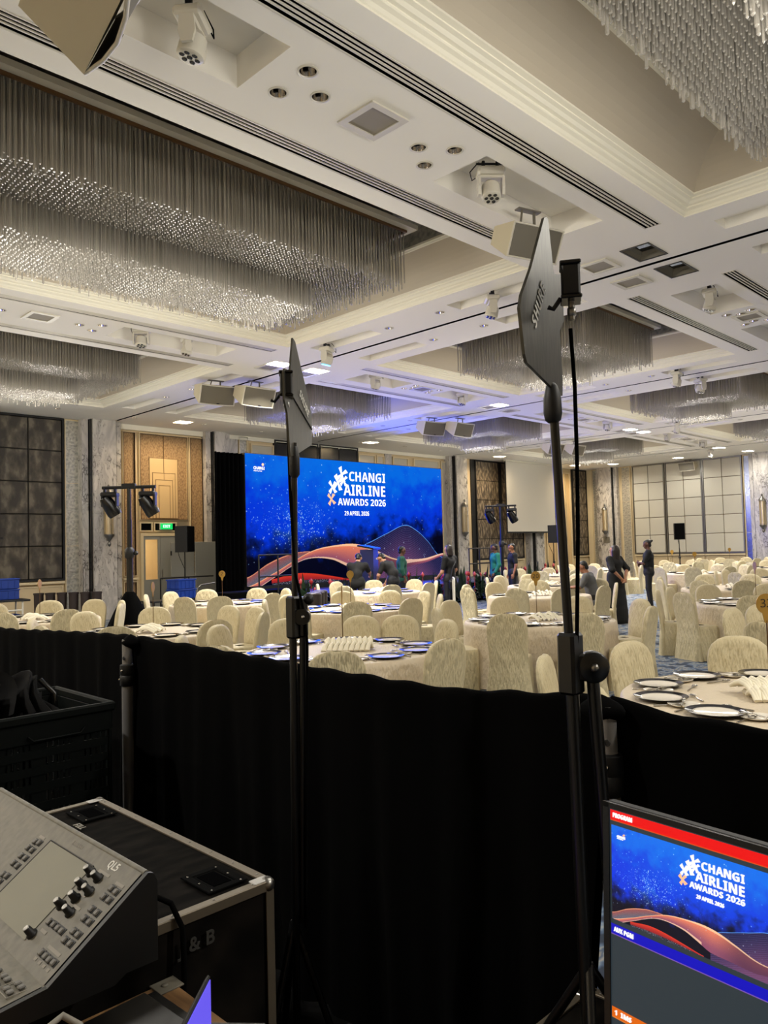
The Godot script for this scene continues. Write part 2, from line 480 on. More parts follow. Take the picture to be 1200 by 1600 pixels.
func recess(parent: Node, called: String, x0: float, x1: float, z0: float, z1: float, d: float, m: Material) -> void:
	hole(x0, x1, z0, z1)
	var b := MB.new()
	var y0 := CEIL; var y1 := CEIL + d
	b.quad(V(x0, y1, z0), V(x1, y1, z0), V(x1, y1, z1), V(x0, y1, z1), Vector3.DOWN)
	b.quad(V(x0, y0, z0), V(x1, y0, z0), V(x1, y1, z0), V(x0, y1, z0), V(0, 0, 1))
	b.quad(V(x0, y0, z1), V(x1, y0, z1), V(x1, y1, z1), V(x0, y1, z1), V(0, 0, -1))
	b.quad(V(x0, y0, z0), V(x0, y0, z1), V(x0, y1, z1), V(x0, y1, z0), V(1, 0, 0))
	b.quad(V(x1, y0, z0), V(x1, y0, z1), V(x1, y1, z1), V(x1, y1, z0), V(-1, 0, 0))
	part(parent, called, b, m)

func grille(x0: float, x1: float, zc: float, label: String, group: String) -> void:
	var w := 0.17
	hole(x0, x1, zc - w / 2, zc + w / 2)
	var g := thing("air_grille", label, "air grille", V((x0 + x1) / 2, CEIL, zc), 0, group)
	var L := x1 - x0
	part(g, "duct", MB.new().box(V(0, 0.10, 0), V(L, 0.04, w)).box(V(0, 0.05, -w / 2 - 0.003), V(L, 0.1, 0.006)).box(V(0, 0.05, w / 2 + 0.003), V(L, 0.1, 0.006)).box(V(-L / 2, 0.05, 0), V(0.006, 0.1, w)).box(V(L / 2, 0.05, 0), V(0.006, 0.1, w)), M.slot_black)
	for k in 3:
		part(g, "slat", MB.new().box(V(0, 0.006, (k - 1) * 0.0425), V(L, 0.012, 0.013)), M.white_metal)
	part(g, "frame", MB.new().box(V(0, 0.0, -w / 2 - 0.006), V(L + 0.03, 0.008, 0.014)).box(V(0, 0.0, w / 2 + 0.006), V(L + 0.03, 0.008, 0.014)).box(V(-L / 2 - 0.007, 0, 0), V(0.014, 0.008, w)).box(V(L / 2 + 0.007, 0, 0), V(0.014, 0.008, w)), M.white_metal)

var dl0: Node3D
func downlight(x: float, z: float, label: String, group: String, turn := 0.0) -> void:
	hole(x - 0.077, x + 0.077, z - 0.077, z + 0.077)
	turn = 0.0
	if dl0 == null:
		dl0 = thing("downlight", label, "downlight", V(x, CEIL, z), turn, group)
		var pl := MB.new()
		for k in 24:
			var w0 := TAU * k / 24; var w1 := TAU * (k + 1) / 24
			var q := func(w: float) -> Vector3: return V(cos(w), 0, sin(w)) * 0.078 / maxf(absf(cos(w)), absf(sin(w)))
			pl.quad(V(cos(w0), 0, sin(w0)) * 0.07, V(cos(w1), 0, sin(w1)) * 0.07, q.call(w1), q.call(w0), Vector3.DOWN)
		part(dl0, "mounting_plate", pl, M.ceiling_paint)
		part(dl0, "trim", MB.new().lathe([Vector2(0.082, 0.0), Vector2(0.082, -0.005), Vector2(0.07, -0.008), Vector2(0.066, 0.0)], 24), M.white_metal)
		part(dl0, "reflector", MB.new().lathe([Vector2(0.067, -0.002), Vector2(0.062, 0.05), Vector2(0.045, 0.10)], 24), M.chrome)
		part(dl0, "bulb_holder", MB.new().lathe([Vector2(0.046, 0.10), Vector2(0.0, 0.10)], 16).rod(V(0.02, 0.1, 0.0), V(0.02, 0.05, 0), 0.018, 10), M.slot_black)
		return
	again(dl0, V(x, CEIL, z), turn, label, group)

var vent0: Node3D
func vent(x: float, z: float, label: String, group: String) -> void:
	if vent0 == null:
		vent0 = thing("ceiling_vent", label, "vent", V(x, CEIL, z), 0, group)
		var b := MB.new()
		for s in [-1, 1]:
			b.box(V(s * 0.185, -0.008, 0), V(0.06, 0.016, 0.43)); b.box(V(0, -0.008, s * 0.185), V(0.31, 0.016, 0.06))
		part(vent0, "frame", b, M.white_metal)
		part(vent0, "mesh_panel", MB.new().box(V(0, -0.003, 0), V(0.31, 0.006, 0.31)), M.vent_mesh)
		return
	again(vent0, V(x, CEIL, z), 0, label, group)

var mh0: Node3D
func moving_head(at: Vector3, turn: float, label: String, group: String) -> Node3D:
	if mh0 != null: return again(mh0, at, turn, label, group)
	var o := thing("moving_head_light", label, "stage light", at, turn, group)
	mh0 = o
	part(o, "clamp", MB.new().cbox(V(-0.07, -0.04, 0), V(0.03, 0.09, 0.05), 0.006).cbox(V(0.07, -0.04, 0), V(0.03, 0.09, 0.05), 0.006).rod(V(-0.14, -0.02, 0), V(0.14, -0.02, 0), 0.012), M.black)
	part(o, "base", MB.new().cbox(V(0, -0.115, 0), V(0.27, 0.075, 0.20), 0.02), M.white_metal)
	var y := MB.new()
	for s in [-1, 1]:
		y.prism(PackedVector2Array([V2(-0.05, -0.155), V2(0.05, -0.155), V2(0.06, -0.27), V2(0.04, -0.345), V2(-0.04, -0.345), V2(-0.06, -0.27)]), s * 0.105, s * 0.132, Transform3D(Basis(Vector3.UP, PI / 2), Vector3.ZERO))
	part(o, "yoke", y.cbox(V(0, -0.165, 0), V(0.26, 0.03, 0.11), 0.01), M.white_metal)
	var bs := Basis(Vector3.RIGHT, 0.25)
	var h := part(o, "lamp_head", MB.new().lathe([Vector2(0, 0.09), Vector2(0.06, 0.085), Vector2(0.085, 0.05), Vector2(0.09, 0.05), Vector2(0.095, -0.08), Vector2(0.095, -0.08), Vector2(0.085, -0.095), Vector2(0.0, -0.09)], 20, V(0, -0.29, 0), bs), M.white_metal)
	var l := MB.new()
	for k in 7:
		var w := TAU * k / 6.0
		var c := Vector3.ZERO if k == 6 else V(cos(w) * 0.055, 0, sin(w) * 0.055)
		l.lathe([Vector2(0.0, -0.099), Vector2(0.018, -0.098), Vector2(0.021, -0.092)], 10, V(0, -0.29, 0) + bs * c, bs)
	part(h, "lens", l, M.glass_dark)
	part(o, "cable", MB.new().tube([V(0.10, -0.10, 0.08), V(0.17, -0.14, 0.10), V(0.19, -0.06, 0.09), V(0.13, 0.0, 0.06), V(0.1, 0.02, 0.05)], 0.006, 6), M.black_rubber)
	return o
func V2(x: float, y: float) -> Vector2: return Vector2(x, y)

var sp0: Node3D
func hung_speaker(at: Vector3, yaw: float, pitch: float, label: String, group := "", s := 1.0, drop := 0.3) -> void:
	# cabinet with slanted back; the curved grille looks along local +z
	var o := thing("ceiling_loudspeaker", label, "loudspeaker", at, yaw, group)
	var w := 0.66 * s; var h := 0.36 * s; var d := 0.36 * s
	var bs := Basis(Vector3.RIGHT, pitch)
	var poly := PackedVector2Array([V2(-d * 0.55, h * 0.26), V2(d * 0.40, h * 0.5), V2(d * 0.40, -h * 0.5), V2(-d * 0.55, -h * 0.26)])
	# profile in (z, y), extruded along x
	part(o, "cabinet", MB.new().prism(poly, -w / 2, w / 2, Transform3D(bs * Basis(Vector3.UP, -PI / 2), Vector3.ZERO)), M.speaker_shell)
	var g := MB.new()
	g.surf(func(u, v2): return bs * V((u - 0.5) * w * 0.94, (v2 - 0.5) * h * 0.9, d * 0.41 + 0.05 * s * (1.0 - pow(2 * u - 1, 2))), 10, 2)
	part(o, "grille", g, M.grille_grey)
	var f := MB.new()
	for e in [-1.0, 1.0]:
		f.tube([bs * V(-w / 2, e * h * 0.47, d * 0.41), bs * V(-w * 0.25, e * h * 0.47, d * 0.41 + 0.04 * s), bs * V(0, e * h * 0.47, d * 0.41 + 0.055 * s), bs * V(w * 0.25, e * h * 0.47, d * 0.41 + 0.04 * s), bs * V(w / 2, e * h * 0.47, d * 0.41)], 0.011 * s, 6)
		f.rod(bs * V(e * w * 0.49, -h * 0.47, d * 0.41), bs * V(e * w * 0.49, h * 0.47, d * 0.41), 0.011 * s, 6)
	part(o, "grille_trim", f, M.white_metal)
	part(o, "badge", MB.new().box(bs * V(0.0, -h * 0.40, d * 0.43 + 0.05 * s), V(0.05, 0.02, 0.01) * s, bs), M.black)
	part(o, "bracket", MB.new().rod(V(-0.1 * s, h * 0.3, 0), V(-0.06 * s, h * 0.4 + drop, 0), 0.012).rod(V(0.1 * s, h * 0.3, 0), V(0.1 * s, h * 0.4 + drop, 0), 0.016).box(V(0.02, h * 0.4 + drop, 0), V(0.3 * s, 0.015, 0.08)), M.grille_grey)

var lamp_n := 0
func square_lamp(x: float, z: float, e: float, label: String, group: String, lit := true, sx := 0.5, sz := 0.34, tint := Color(1.0, 0.98, 0.94)) -> void:
	# recessed floodlight: tray set into the ceiling, glass, and the light just under the glass
	hole(x - sx / 2, x + sx / 2, z - sz / 2, z + sz / 2)
	var o := thing("recessed_floodlight", label, "ceiling light", V(x, CEIL, z), 0, group)
	var b := MB.new()
	ring(b, [-sx / 2, sx / 2, -sz / 2, sz / 2], [V2(0, 0), V2(0.012, 0.06), V2(0.05, 0.09), V2(0.05, 0.14)])
	part(o, "housing", b, M.white_metal if lit else M.grille_grey)
	var tr := MB.new()
	ring(tr, [-sx / 2 - 0.02, sx / 2 + 0.02, -sz / 2 - 0.02, sz / 2 + 0.02], [V2(0, 0), V2(0, -0.008), V2(0.02, -0.008), V2(0.02, 0.0)])
	part(o, "trim", tr, M.white_metal if lit else M.black)
	part(o, "lamp_glass", MB.new().box(V(0, 0.10, 0), V(sx - 0.09, 0.01, sz - 0.09)), M.lamp_glow if lit else M.glass_dark)
	if lit: area(V(x, CEIL + 0.08, z), Vector2(sx - 0.12, sz - 0.12), tint, e)
	else: part(o, "reflector", MB.new().box(V(-sx * 0.12, 0.09, 0), V(sx * 0.4, 0.012, sz * 0.45), Basis(Vector3.FORWARD, 0.12)), M.chrome)

func chandelier(r: Array, label: String, sp := 0.055) -> void:
	# r: the coffer's rectangle; the crystals hang in two tiers under a frame
	var cx: float = (r[0] + r[1]) / 2; var cz: float = (r[2] + r[3]) / 2
	var ox: float = (r[1] - r[0]) / 2 - 1.15; var oz: float = (r[3] - r[2]) / 2 - 1.15
	var ix := ox - 0.84; var iz := oz - 0.84
	var sz_share := ox * oz / 2.0
	var o := thing("crystal_chandelier", label, "chandelier", V(cx, 5.85, cz), 0, "crystal chandeliers in the ceiling coffers")
	var fr := MB.new()
	ring(fr, [-ox - 0.14, ox + 0.14, -oz - 0.14, oz + 0.14], [V2(0, 0.06), V2(0, 0.0), V2(0.10, 0.0), V2(0.10, 0.06)])
	part(o, "frame", fr, M.white_metal)
	var we := MB.new()
	ring(we, [-ox - 0.04, ox + 0.04, -oz - 0.04, oz + 0.04], [V2(0, 0.0), V2(0.0, -0.03), V2(0.03, -0.03), V2(0.03, 0.0)])
	for sx in [-1, 1]:
		for sz2 in [-1, 1]: part(o, "hanger", MB.new().rod(V(sx * (ox - 0.1), 0.03, sz2 * (oz - 0.1)), V(sx * (ox - 0.1), 0.215, sz2 * (oz - 0.1)), 0.02), M.steel)
	part(o, "wooden_edge", we, M.wood_edge)
	part(o, "mounting_plate", MB.new().box(V(0, 0.03, 0), V(ox * 2 + 0.1, 0.03, oz * 2 + 0.1)), M.vent_mesh)
	# modules of 0.6 m leave narrow gaps between the bundles
	for tier in 2:
		var pts := []
		var hx := ox if tier == 0 else ix; var hz := oz if tier == 0 else iz
		var nx := int(2 * hx / sp); var nz := int(2 * hz / sp)
		for i in nx + 1:
			for j in nz + 1:
				var x := -hx + 2 * hx * i / nx; var z := -hz + 2 * hz * j / nz
				var inside := absf(x) < ix - 0.001 and absf(z) < iz - 0.001
				if tier == 0 and inside: continue
				var lo := (0.71 if tier == 0 else 1.01) + rng.randf_range(-0.006, 0.006)
				var edge := minf(hx - absf(x), hz - absf(z)) < sp * 1.2
				if edge and rng.randf() < 0.35: lo += rng.randf_range(0.03, 0.10)
				pts.append([x + rng.randf_range(-0.006, 0.006), z + rng.randf_range(-0.006, 0.006), lo, 1.5 if edge and rng.randf() < 0.3 else 1.0, rng.randf() * TAU])
		var mm := MultiMesh.new(); mm.transform_format = MultiMesh.TRANSFORM_3D; mm.mesh = crystal_mesh(); mm.instance_count = pts.size()
		for k in pts.size():
			var p: Array = pts[k]
			mm.set_instance_transform(k, Transform3D(Basis(Vector3.UP, p[4]).scaled(V(p[3], p[2], p[3])), V(p[0], 0.0, p[1])))
		var mi := MultiMeshInstance3D.new(); mi.name = "crystal_rods"; mi.multimesh = mm; mi.material_override = M.crystal
		mi.set_meta("kind", "stuff")
		o.add_child(mi, true)
	# glowing beads stand for glints on rod tips; fill added below lifts the ceiling
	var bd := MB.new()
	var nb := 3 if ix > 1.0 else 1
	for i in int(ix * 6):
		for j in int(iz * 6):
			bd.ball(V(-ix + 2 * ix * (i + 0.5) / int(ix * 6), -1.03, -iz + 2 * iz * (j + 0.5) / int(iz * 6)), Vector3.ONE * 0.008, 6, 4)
	var be := part(o, "sparkle_beads", bd, M.tip_glow); be.set_meta("kind", "stuff")
	var spots := [V(-ix + 0.05, 0, 0), V(ix - 0.05, 0, 0)]
	for i in nb: spots.append_array([V(-ix + 2 * ix * (i + 0.5) / nb, 0, -iz + 0.05), V(-ix + 2 * ix * (i + 0.5) / nb, 0, iz - 0.05)])
	for sp2 in spots:
		var l := OmniLight3D.new(); l.name = "added_ceiling_fill"; add_child(l, true)  # fill light added under the crystals, with no fitting of its own
		l.position = V(cx, 4.3, cz) + sp2; l.light_color = Color(1.0, 0.98, 0.94); l.light_energy = LH * sz_share / spots.size(); l.light_size = 0.3; l.omni_range = 60.0; l.omni_attenuation = 2.0; l.shadow_enabled = true
var cm: ArrayMesh
func crystal_mesh() -> ArrayMesh:
	if cm == null:
		var b := MB.new()
		var r := 0.0095
		for k in 5:
			var w0 := TAU * k / 5; var w1 := TAU * (k + 1) / 5
			var a := V(cos(w0) * r, 0, sin(w0) * r); var c := V(cos(w1) * r, 0, sin(w1) * r)
			var d := V(0, -0.985, 0)
			b.quad(a, c, c + d, a + d, a + c)
			b.tri(a + d, c + d, V(0, -1.0, 0), V(0, -1, 0) + a * 40, V(0, -1, 0) + c * 40, V(0, -1, 0))
		cm = b.mesh()
	return cm

const COLNAME := ["over the sound desk", "past the nearest track", "past the second track", "past the third track"]
func build_ceiling() -> void:
	var ce := struct("ceiling")
	var ri := 0
	for row in ROWS:
		var ci := 0
		for col in COLS:
			if ri == 0 and ci > 0: continue
			var r := [col[0], col[1], row[0], row[1]]
			hole(r[0], r[1], r[2], r[3])
			var a := MB.new()
			ring(a, r, [V2(0.0, 5.3), V2(0.0, 5.318), V2(0.012, 5.324), V2(0.03, 5.345), V2(0.062, 5.358), V2(0.07, 5.366), V2(0.07, 5.378), V2(0.10, 5.384), V2(0.125, 5.404), V2(0.16, 5.412), V2(0.16, 5.424), V2(0.205, 5.43), V2(0.205, 5.45)])
			part(ce, "cornice", a, M.cornice)
			var b := MB.new()
			var pf := []
			for k in 9:
				var w := PI / 2 * k / 8.0
				pf.append(V2(0.205 + 0.47 * (1.0 - cos(w) * 0.45 - 0.55 * (1.0 - k / 8.0)), 5.45 + 0.34 * (0.55 * sin(w) + 0.45 * k / 8.0)))
			ring(b, r, pf)
			part(ce, "cove", b, M.taupe_paint)
			var d := MB.new()
			ring(d, r, [V2(0.675, 5.79), V2(0.675, 5.775), V2(0.70, 5.775), V2(0.715, 5.79), V2(0.74, 5.79), V2(0.74, 5.82)])
			part(ce, "moulding", d, M.cornice)
			var e := MB.new()
			ring(e, r, [V2(0.745, 5.82), V2(0.745, 6.06)])
			part(ce, "silver_band", e, M.silver_leaf)
			var q := 0.745
			part(ce, "coffer_top", MB.new().quad2(V(r[0] + q, 6.06, r[2] + q), V(r[1] - q, 6.06, r[2] + q), V(r[1] - q, 6.06, r[3] - q), V(r[0] + q, 6.06, r[3] - q)), M.silver_leaf)
			var nm: String = ["coffer above the monitor", "wide coffer over the front tables", "wide coffer beside the dark wall panels"][ri] if ci == 0 else ["", "middle coffer", "stage-side coffer"][ri]
			chandelier(r, ("two-tier crystal rod chandelier in the %s %s" % [nm, "" if ci == 0 else COLNAME[ci]]).strip_edges(), 0.05 if ci == 0 else 0.06)
			ci += 1
		ri += 1
	# beams that run along x, with grilles, niches, downlights and vents
	var bi := 0
	for zb in [-4.58, -11.75]:
		for ci in COLS.size():
			var x0: float = COLS[ci][0]; var x1: float = COLS[ci][1]; var xc := (x0 + x1) / 2
			var where := "in the %s beam %s" % ["front" if bi == 0 else "stage-side", COLNAME[ci]]
			for s in [-1, 1]:
				grille(x0, x1 - 0.05, zb + s * 0.69, "white four-slot linear air grille %s" % where, "linear air grilles %s" % where)
			var nw := 0.335
			var in0 := 1.13 if ci == 0 else 0.62
			var n0 := x0 + 0.35; var n1 := xc - in0; var n2 := xc + in0 + 0.03; var n3 := x1 - 0.62 if ci == 0 else x1 - 0.35
			recess(ce, "niche", n0, n1, zb - nw + 0.05, zb + nw + 0.05, 0.26, M.ceiling_paint)
			recess(ce, "niche", n2, n3, zb - nw + 0.05, zb + nw + 0.05, 0.26, M.ceiling_paint)
			var dg := "small downlights %s" % where
			var dn := "small chrome downlight %s" % where
			for s in [-1, 1]:
				var k := 0.86 if ci == 0 else 0.40
				downlight(xc + s * k, zb + 0.25, dn, dg, 0.6); downlight(xc + s * k, zb - 0.12, dn, dg, 1.4)
				downlight(xc + s * (k - 0.28 if ci == 0 else 0.29), zb + 0.06, dn, dg, 2.2)
			vent(xc - 0.03, zb + 0.1, "square vent between downlight clusters %s" % where, "square vents between downlight clusters %s" % where)
			var hl := "white moving head light in a niche %s" % where
			var hg := "moving head lights %s" % where
			if ci == 0:
				moving_head(V(2.78, CEIL + 0.2, zb + 0.05), 0.7, hl, hg); moving_head(V(6.1, CEIL + 0.2, zb + 0.1), 2.4, hl, hg)
				if bi == 1: moving_head(V(6.95, CEIL + 0.2, zb + 0.1), 1.2, hl, hg)
			else:
				moving_head(V(x0 + 0.95, CEIL + 0.2, zb + 0.05), 0.3 * ci, hl, hg); moving_head(V(x1 - 0.95, CEIL + 0.2, zb + 0.05), 1.5, hl, hg)
		bi += 1
	# beams along z with the wall tracks
	var ti := 0
	for xt in TRACKS:
		hole(xt - 0.03, xt + 0.03, -19.6, 8.0)
		var tr := MB.new()
		tr.box(V(xt, CEIL + 0.07, -5.8), V(0.07, 0.02, 27.6)).box(V(xt - 0.034, CEIL + 0.03, -5.8), V(0.008, 0.06, 27.6)).box(V(xt + 0.034, CEIL + 0.03, -5.8), V(0.008, 0.06, 27.6))
		part(ce, "partition_track", tr, M.slot_black)
		if ti > 0:
			var tn: String = ["", "nearest", "second", "third", "farthest"][ti]
			for row in ROWS:
				var zc: float = (row[0] + row[1]) / 2
				for s in [-1, 1]:
					recess(ce, "shallow_recess", xt + s * 0.58 - 0.17, xt + s * 0.58 + 0.17, zc - 2.35, zc - 0.85, 0.12, M.ceiling_paint)
					recess(ce, "shallow_recess", xt + s * 0.58 - 0.17, xt + s * 0.58 + 0.17, zc + 0.85, zc + 2.35, 0.12, M.ceiling_paint)
					for q in [-0.55, 0.55]:
						downlight(xt + s * 0.55, zc + q, "small chrome downlight beside the %s partition track" % tn, "downlights beside the %s partition track" % tn, 0.9)
			for zb in [-4.58, -11.75]:
				for s in [-1, 1]:
					vent(xt + s * 0.45, zb - 0.38, "square vent beside a floodlight on the %s partition track" % tn, "vents by the %s partition track" % tn)
		ti += 1
	# floodlights where beams and tracks cross
	for s in [-1, 1]:
		square_lamp(9.5 + s * 0.46, -4.33, 0, "unlit black-rimmed rectangular floodlight beside the nearest partition track", "unlit floodlights at the nearest track", false)
	for p in [[9.04, -11.8, LA], [9.96, -11.8, LA], [16.09, -11.8, LA], [23.1, -11.8, LA], [24.0, -11.8, LA], [30.8, -12.0, LA]]:
		square_lamp(p[0], p[1], p[2], "lit square floodlight in the ceiling beam towards the stage", "lit floodlights in the second beam", true, 0.42, 0.36)
	for p in [[11.03, -18.75, LB], [18.2, -18.75, LB], [25.5, -18.75, LB], [31.6, -18.9, LB]]:
		square_lamp(p[0], p[1], p[2], "lit square floodlight in the ceiling close to the stage wall", "lit floodlights along the stage wall", true, 0.42, 0.36, Color(1.0, 0.90, 0.74))
	for p in [[32.7, -17.6, LD], [32.9, -14.6, LD], [33.0, -11.7, LD], [33.0, -8.2, LD], [30.6, -4.5, LA], [23.5, -4.5, LA * 0.8], [16.55, -4.5, LA * 0.6]]:
		square_lamp(p[0], p[1], p[2], "lit square floodlight in the ceiling towards the panelled side wall", "lit floodlights near the side wall", true, 0.42, 0.36)
	for p in [[9.5, 2.6, LC], [16.5, 2.6, LC], [23.5, 2.6, LC], [4.5, 3.6, LC * 0.7], [2.0, -19.0, LC * 0.6], [-2.0, -12.0, LC * 0.6], [-2.0, -4.5, LC * 0.5]]:
		square_lamp(p[0], p[1], p[2], "lit square floodlight in the ceiling behind the sound desk", "lit floodlights behind the sound desk", true, 0.42, 0.36)
	# near the walls: small downlights
	for k in 13:
		downlight(7.6 + k * 2.05, -18.75 - 0.12 * (k % 2), "small chrome downlight in the ceiling strip along the stage wall", "downlights along the stage wall", 0.4 * k)
	# the flat ceiling, cut round every opening
	var xs := [-4.0, 34.4]; var zs := [-20.06, 8.0]
	for h in holes:
		for k in 2:
			xs.append(h[k]); zs.append(h[2 + k])
	xs.sort(); zs.sort()
	var sb := MB.new()
	for j in zs.size() - 1:
		var z0: float = zs[j]; var z1: float = zs[j + 1]
		if z1 - z0 < 1e-4: continue
		var zm := (z0 + z1) / 2
		var near := []
		for h in holes:
			if zm > h[2] and zm < h[3]: near.append(h)
		var st = null
		for i in xs.size() - 1:
			var x0: float = xs[i]; var x1: float = xs[i + 1]
			if x1 - x0 < 1e-4: continue
			var xm := (x0 + x1) / 2
			var op := false
			for h in near:
				if xm > h[0] and xm < h[1]: op = true; break
			if not op and st == null: st = x0
			if st != null and (op or i == xs.size() - 2 or xs[i + 1] >= 34.4 - 1e-4):
				var e: float = x0 if op else x1
				sb.quad(V(st, CEIL, z0), V(e, CEIL, z0), V(e, CEIL, z1), V(st, CEIL, z1), Vector3.DOWN)
				st = null
	part(ce, "soffit", sb, M.ceiling_paint)
	part(ce, "roof_slab", MB.new().box(V(15.2, 6.4, -6.03), V(39.0, 0.2, 28.5)), M.vent_mesh)
	# loudspeakers and extra heads
	hung_speaker(V(1.74, 4.76, -3.85), 1.40, 0.42, "large cream loudspeaker with scuffed side hanging above the sound desk", "", 1.25, 0.25)
	hung_speaker(V(6.92, 4.95, -4.62), -0.30, 0.45, "cream loudspeaker with curved grey grille hung in the niche above the taller antenna", "", 1.0, 0.2)
	var pair := "cream ceiling loudspeakers hung in pairs"
	for q in [[V(8.85, 5.02, -13.75), "above the exit door side of the stage", 1.15], [V(15.95, 5.0, -14.0), "over the right end of the video wall", 1.1], [V(23.0, 5.0, -14.6), "before the white projection screen", 1.05]]:
		hung_speaker(q[0], -0.22, 0.4, "left of two cream loudspeakers hung %s" % q[1], pair, q[2], 0.1)
		hung_speaker(q[0] + V(0.52, -0.05, 0.50) * q[2], -0.05, 0.4, "right of two cream loudspeakers hung %s" % q[1], pair, q[2], 0.12)
	hung_speaker(V(34.1, 5.03, -14.7), -PI / 2, 0.3, "cream loudspeaker mounted high on the panelled side wall", "", 1.1, 0.1)
	for p in [[16.0, -7.05, 0.2], [17.1, -7.0, 1.0], [8.92, -6.6, 0.8], [23.0, -10.2, 0.5], [31.2, -12.5, 0.7]]:
		moving_head(V(p[0], CEIL + 0.06, p[1]), p[2], "white moving head light hanging beside a partition track", "moving head lights beside the tracks")
	var lh := moving_head(V(8.92, CEIL + 0.06, -10.25), 0.4, "white moving head light with a glowing pale blue lens beside the nearest track", "")
	part(lh, "lit_lens", MB.new().lathe([V2(0, -0.102), V2(0.085, -0.101), V2(0.088, -0.095)], 18, V(0, -0.29, 0), Basis(Vector3.RIGHT, 0.25)), glow("lens_blue", Color(0.25, 0.70, 1.0), 2.5))

func wb(mb: MB, side: String, a0: float, a1: float, y0: float, y1: float, d0: float, d1: float) -> MB:
	if side == "f": mb.box(V((a0 + a1) / 2, (y0 + y1) / 2, -20.06 + (d0 + d1) / 2), V(a1 - a0, y1 - y0, d1 - d0))
	else: mb.box(V(34.4 - (d0 + d1) / 2, (y0 + y1) / 2, (a0 + a1) / 2), V(d1 - d0, y1 - y0, a1 - a0))
	return mb
func wp(parent: Node, called: String, side: String, a0: float, a1: float, y0: float, y1: float, d0: float, d1: float, m: Material) -> MeshInstance3D:
	return part(parent, called, wb(MB.new(), side, a0, a1, y0, y1, d0, d1), m)
func frame(parent: Node, side: String, a0: float, a1: float, y0: float, y1: float, w: float, d0: float, d1: float, m: Material, called := "panel_frame") -> void:
	var b := MB.new()
	wb(b, side, a0 - w, a0, y0 - w, y1 + w, d0, d1); wb(b, side, a1, a1 + w, y0 - w, y1 + w, d0, d1)
	wb(b, side, a0, a1, y1, y1 + w, d0, d1); wb(b, side, a0, a1, y0 - w, y0, d0, d1)
	part(parent, called, b, m)
const ROWY := [1.13, 1.96, 2.78, 3.60, 4.42, 5.24]
func panel_bay(parent: Node, side: String, a0: float, a1: float, m: Material, joint: Material, cols := 2, fm: Material = null) -> void:
	# upholstered panels in rows and columns with recessed joints, a dado below
	wp(parent, "bay_back", side, a0, a1, 1.1, 5.27, 0.0, 0.03, joint)
	for c in cols:
		var x0 := a0 + (a1 - a0) * c / cols + 0.012; var x1 := a0 + (a1 - a0) * (c + 1) / cols - 0.012
		for k in 5:
			var b := MB.new()
			if side == "f": b.cbox(V((x0 + x1) / 2, (ROWY[k] + ROWY[k + 1]) / 2, -20.06 + 0.055), V(x1 - x0, ROWY[k + 1] - ROWY[k] - 0.022, 0.05), 0.012)
			else: b.cbox(V(34.4 - 0.055, (ROWY[k] + ROWY[k + 1]) / 2, (x0 + x1) / 2), V(0.05, ROWY[k + 1] - ROWY[k] - 0.022, x1 - x0), 0.012)
			part(parent, "wall_panel", b, m)
	frame(parent, side, a0, a1, 1.13, 5.24, 0.05, 0.0, 0.10, fm if fm else M.dark_joint)
	dado(parent, side, a0 - 0.05, a1 + 0.05)
func dado(parent: Node, side: String, a0: float, a1: float) -> void:
	wp(parent, "dado_rail", side, a0, a1, 1.0, 1.06, 0.0, 0.11, M.cream_frame)
	wp(parent, "dado_panel", side, a0 + 0.06, a1 - 0.06, 0.16, 0.92, 0.0, 0.05, M.cream_paint)
	frame(parent, side, a0 + 0.06, a1 - 0.06, 0.16, 0.92, 0.03, 0.0, 0.07, M.cream_frame)
func pillar(parent: Node, side: String, a0: float, a1: float, d: float) -> void:
	wp(parent, "marble_pillar", side, a0, a1, 0.0, CEIL, 0.0, d, M.marble)
	for e in [a0 - 0.035, a1 + 0.005]:
		wp(parent, "dark_reveal", side, e, e + 0.03, 0.0, CEIL, 0.0, d - 0.06, M.black_gloss)
	wp(parent, "marble_return", side, a0 - 0.22, a0 - 0.05, 0.0, CEIL, 0.0, d * 0.6, M.marble)
	wp(parent, "marble_return", side, a1 + 0.05, a1 + 0.22, 0.0, CEIL, 0.0, d * 0.6, M.marble)
func silver_strip(parent: Node, side: String, a0: float, a1: float, m: Material) -> void:
	wp(parent, "silver_strip", side, a0, a1, 0.0, CEIL - 0.02, 0.0, 0.04, m)
	frame(parent, side, a0, a1, 0.02, CEIL - 0.05, 0.025, 0.0, 0.08, M.cream_frame)
	for yy in [1.96, 3.6]:
		wp(parent, "strip_joint", side, a0, a1, yy - 0.006, yy + 0.006, 0.04, 0.046, M.cream_frame)
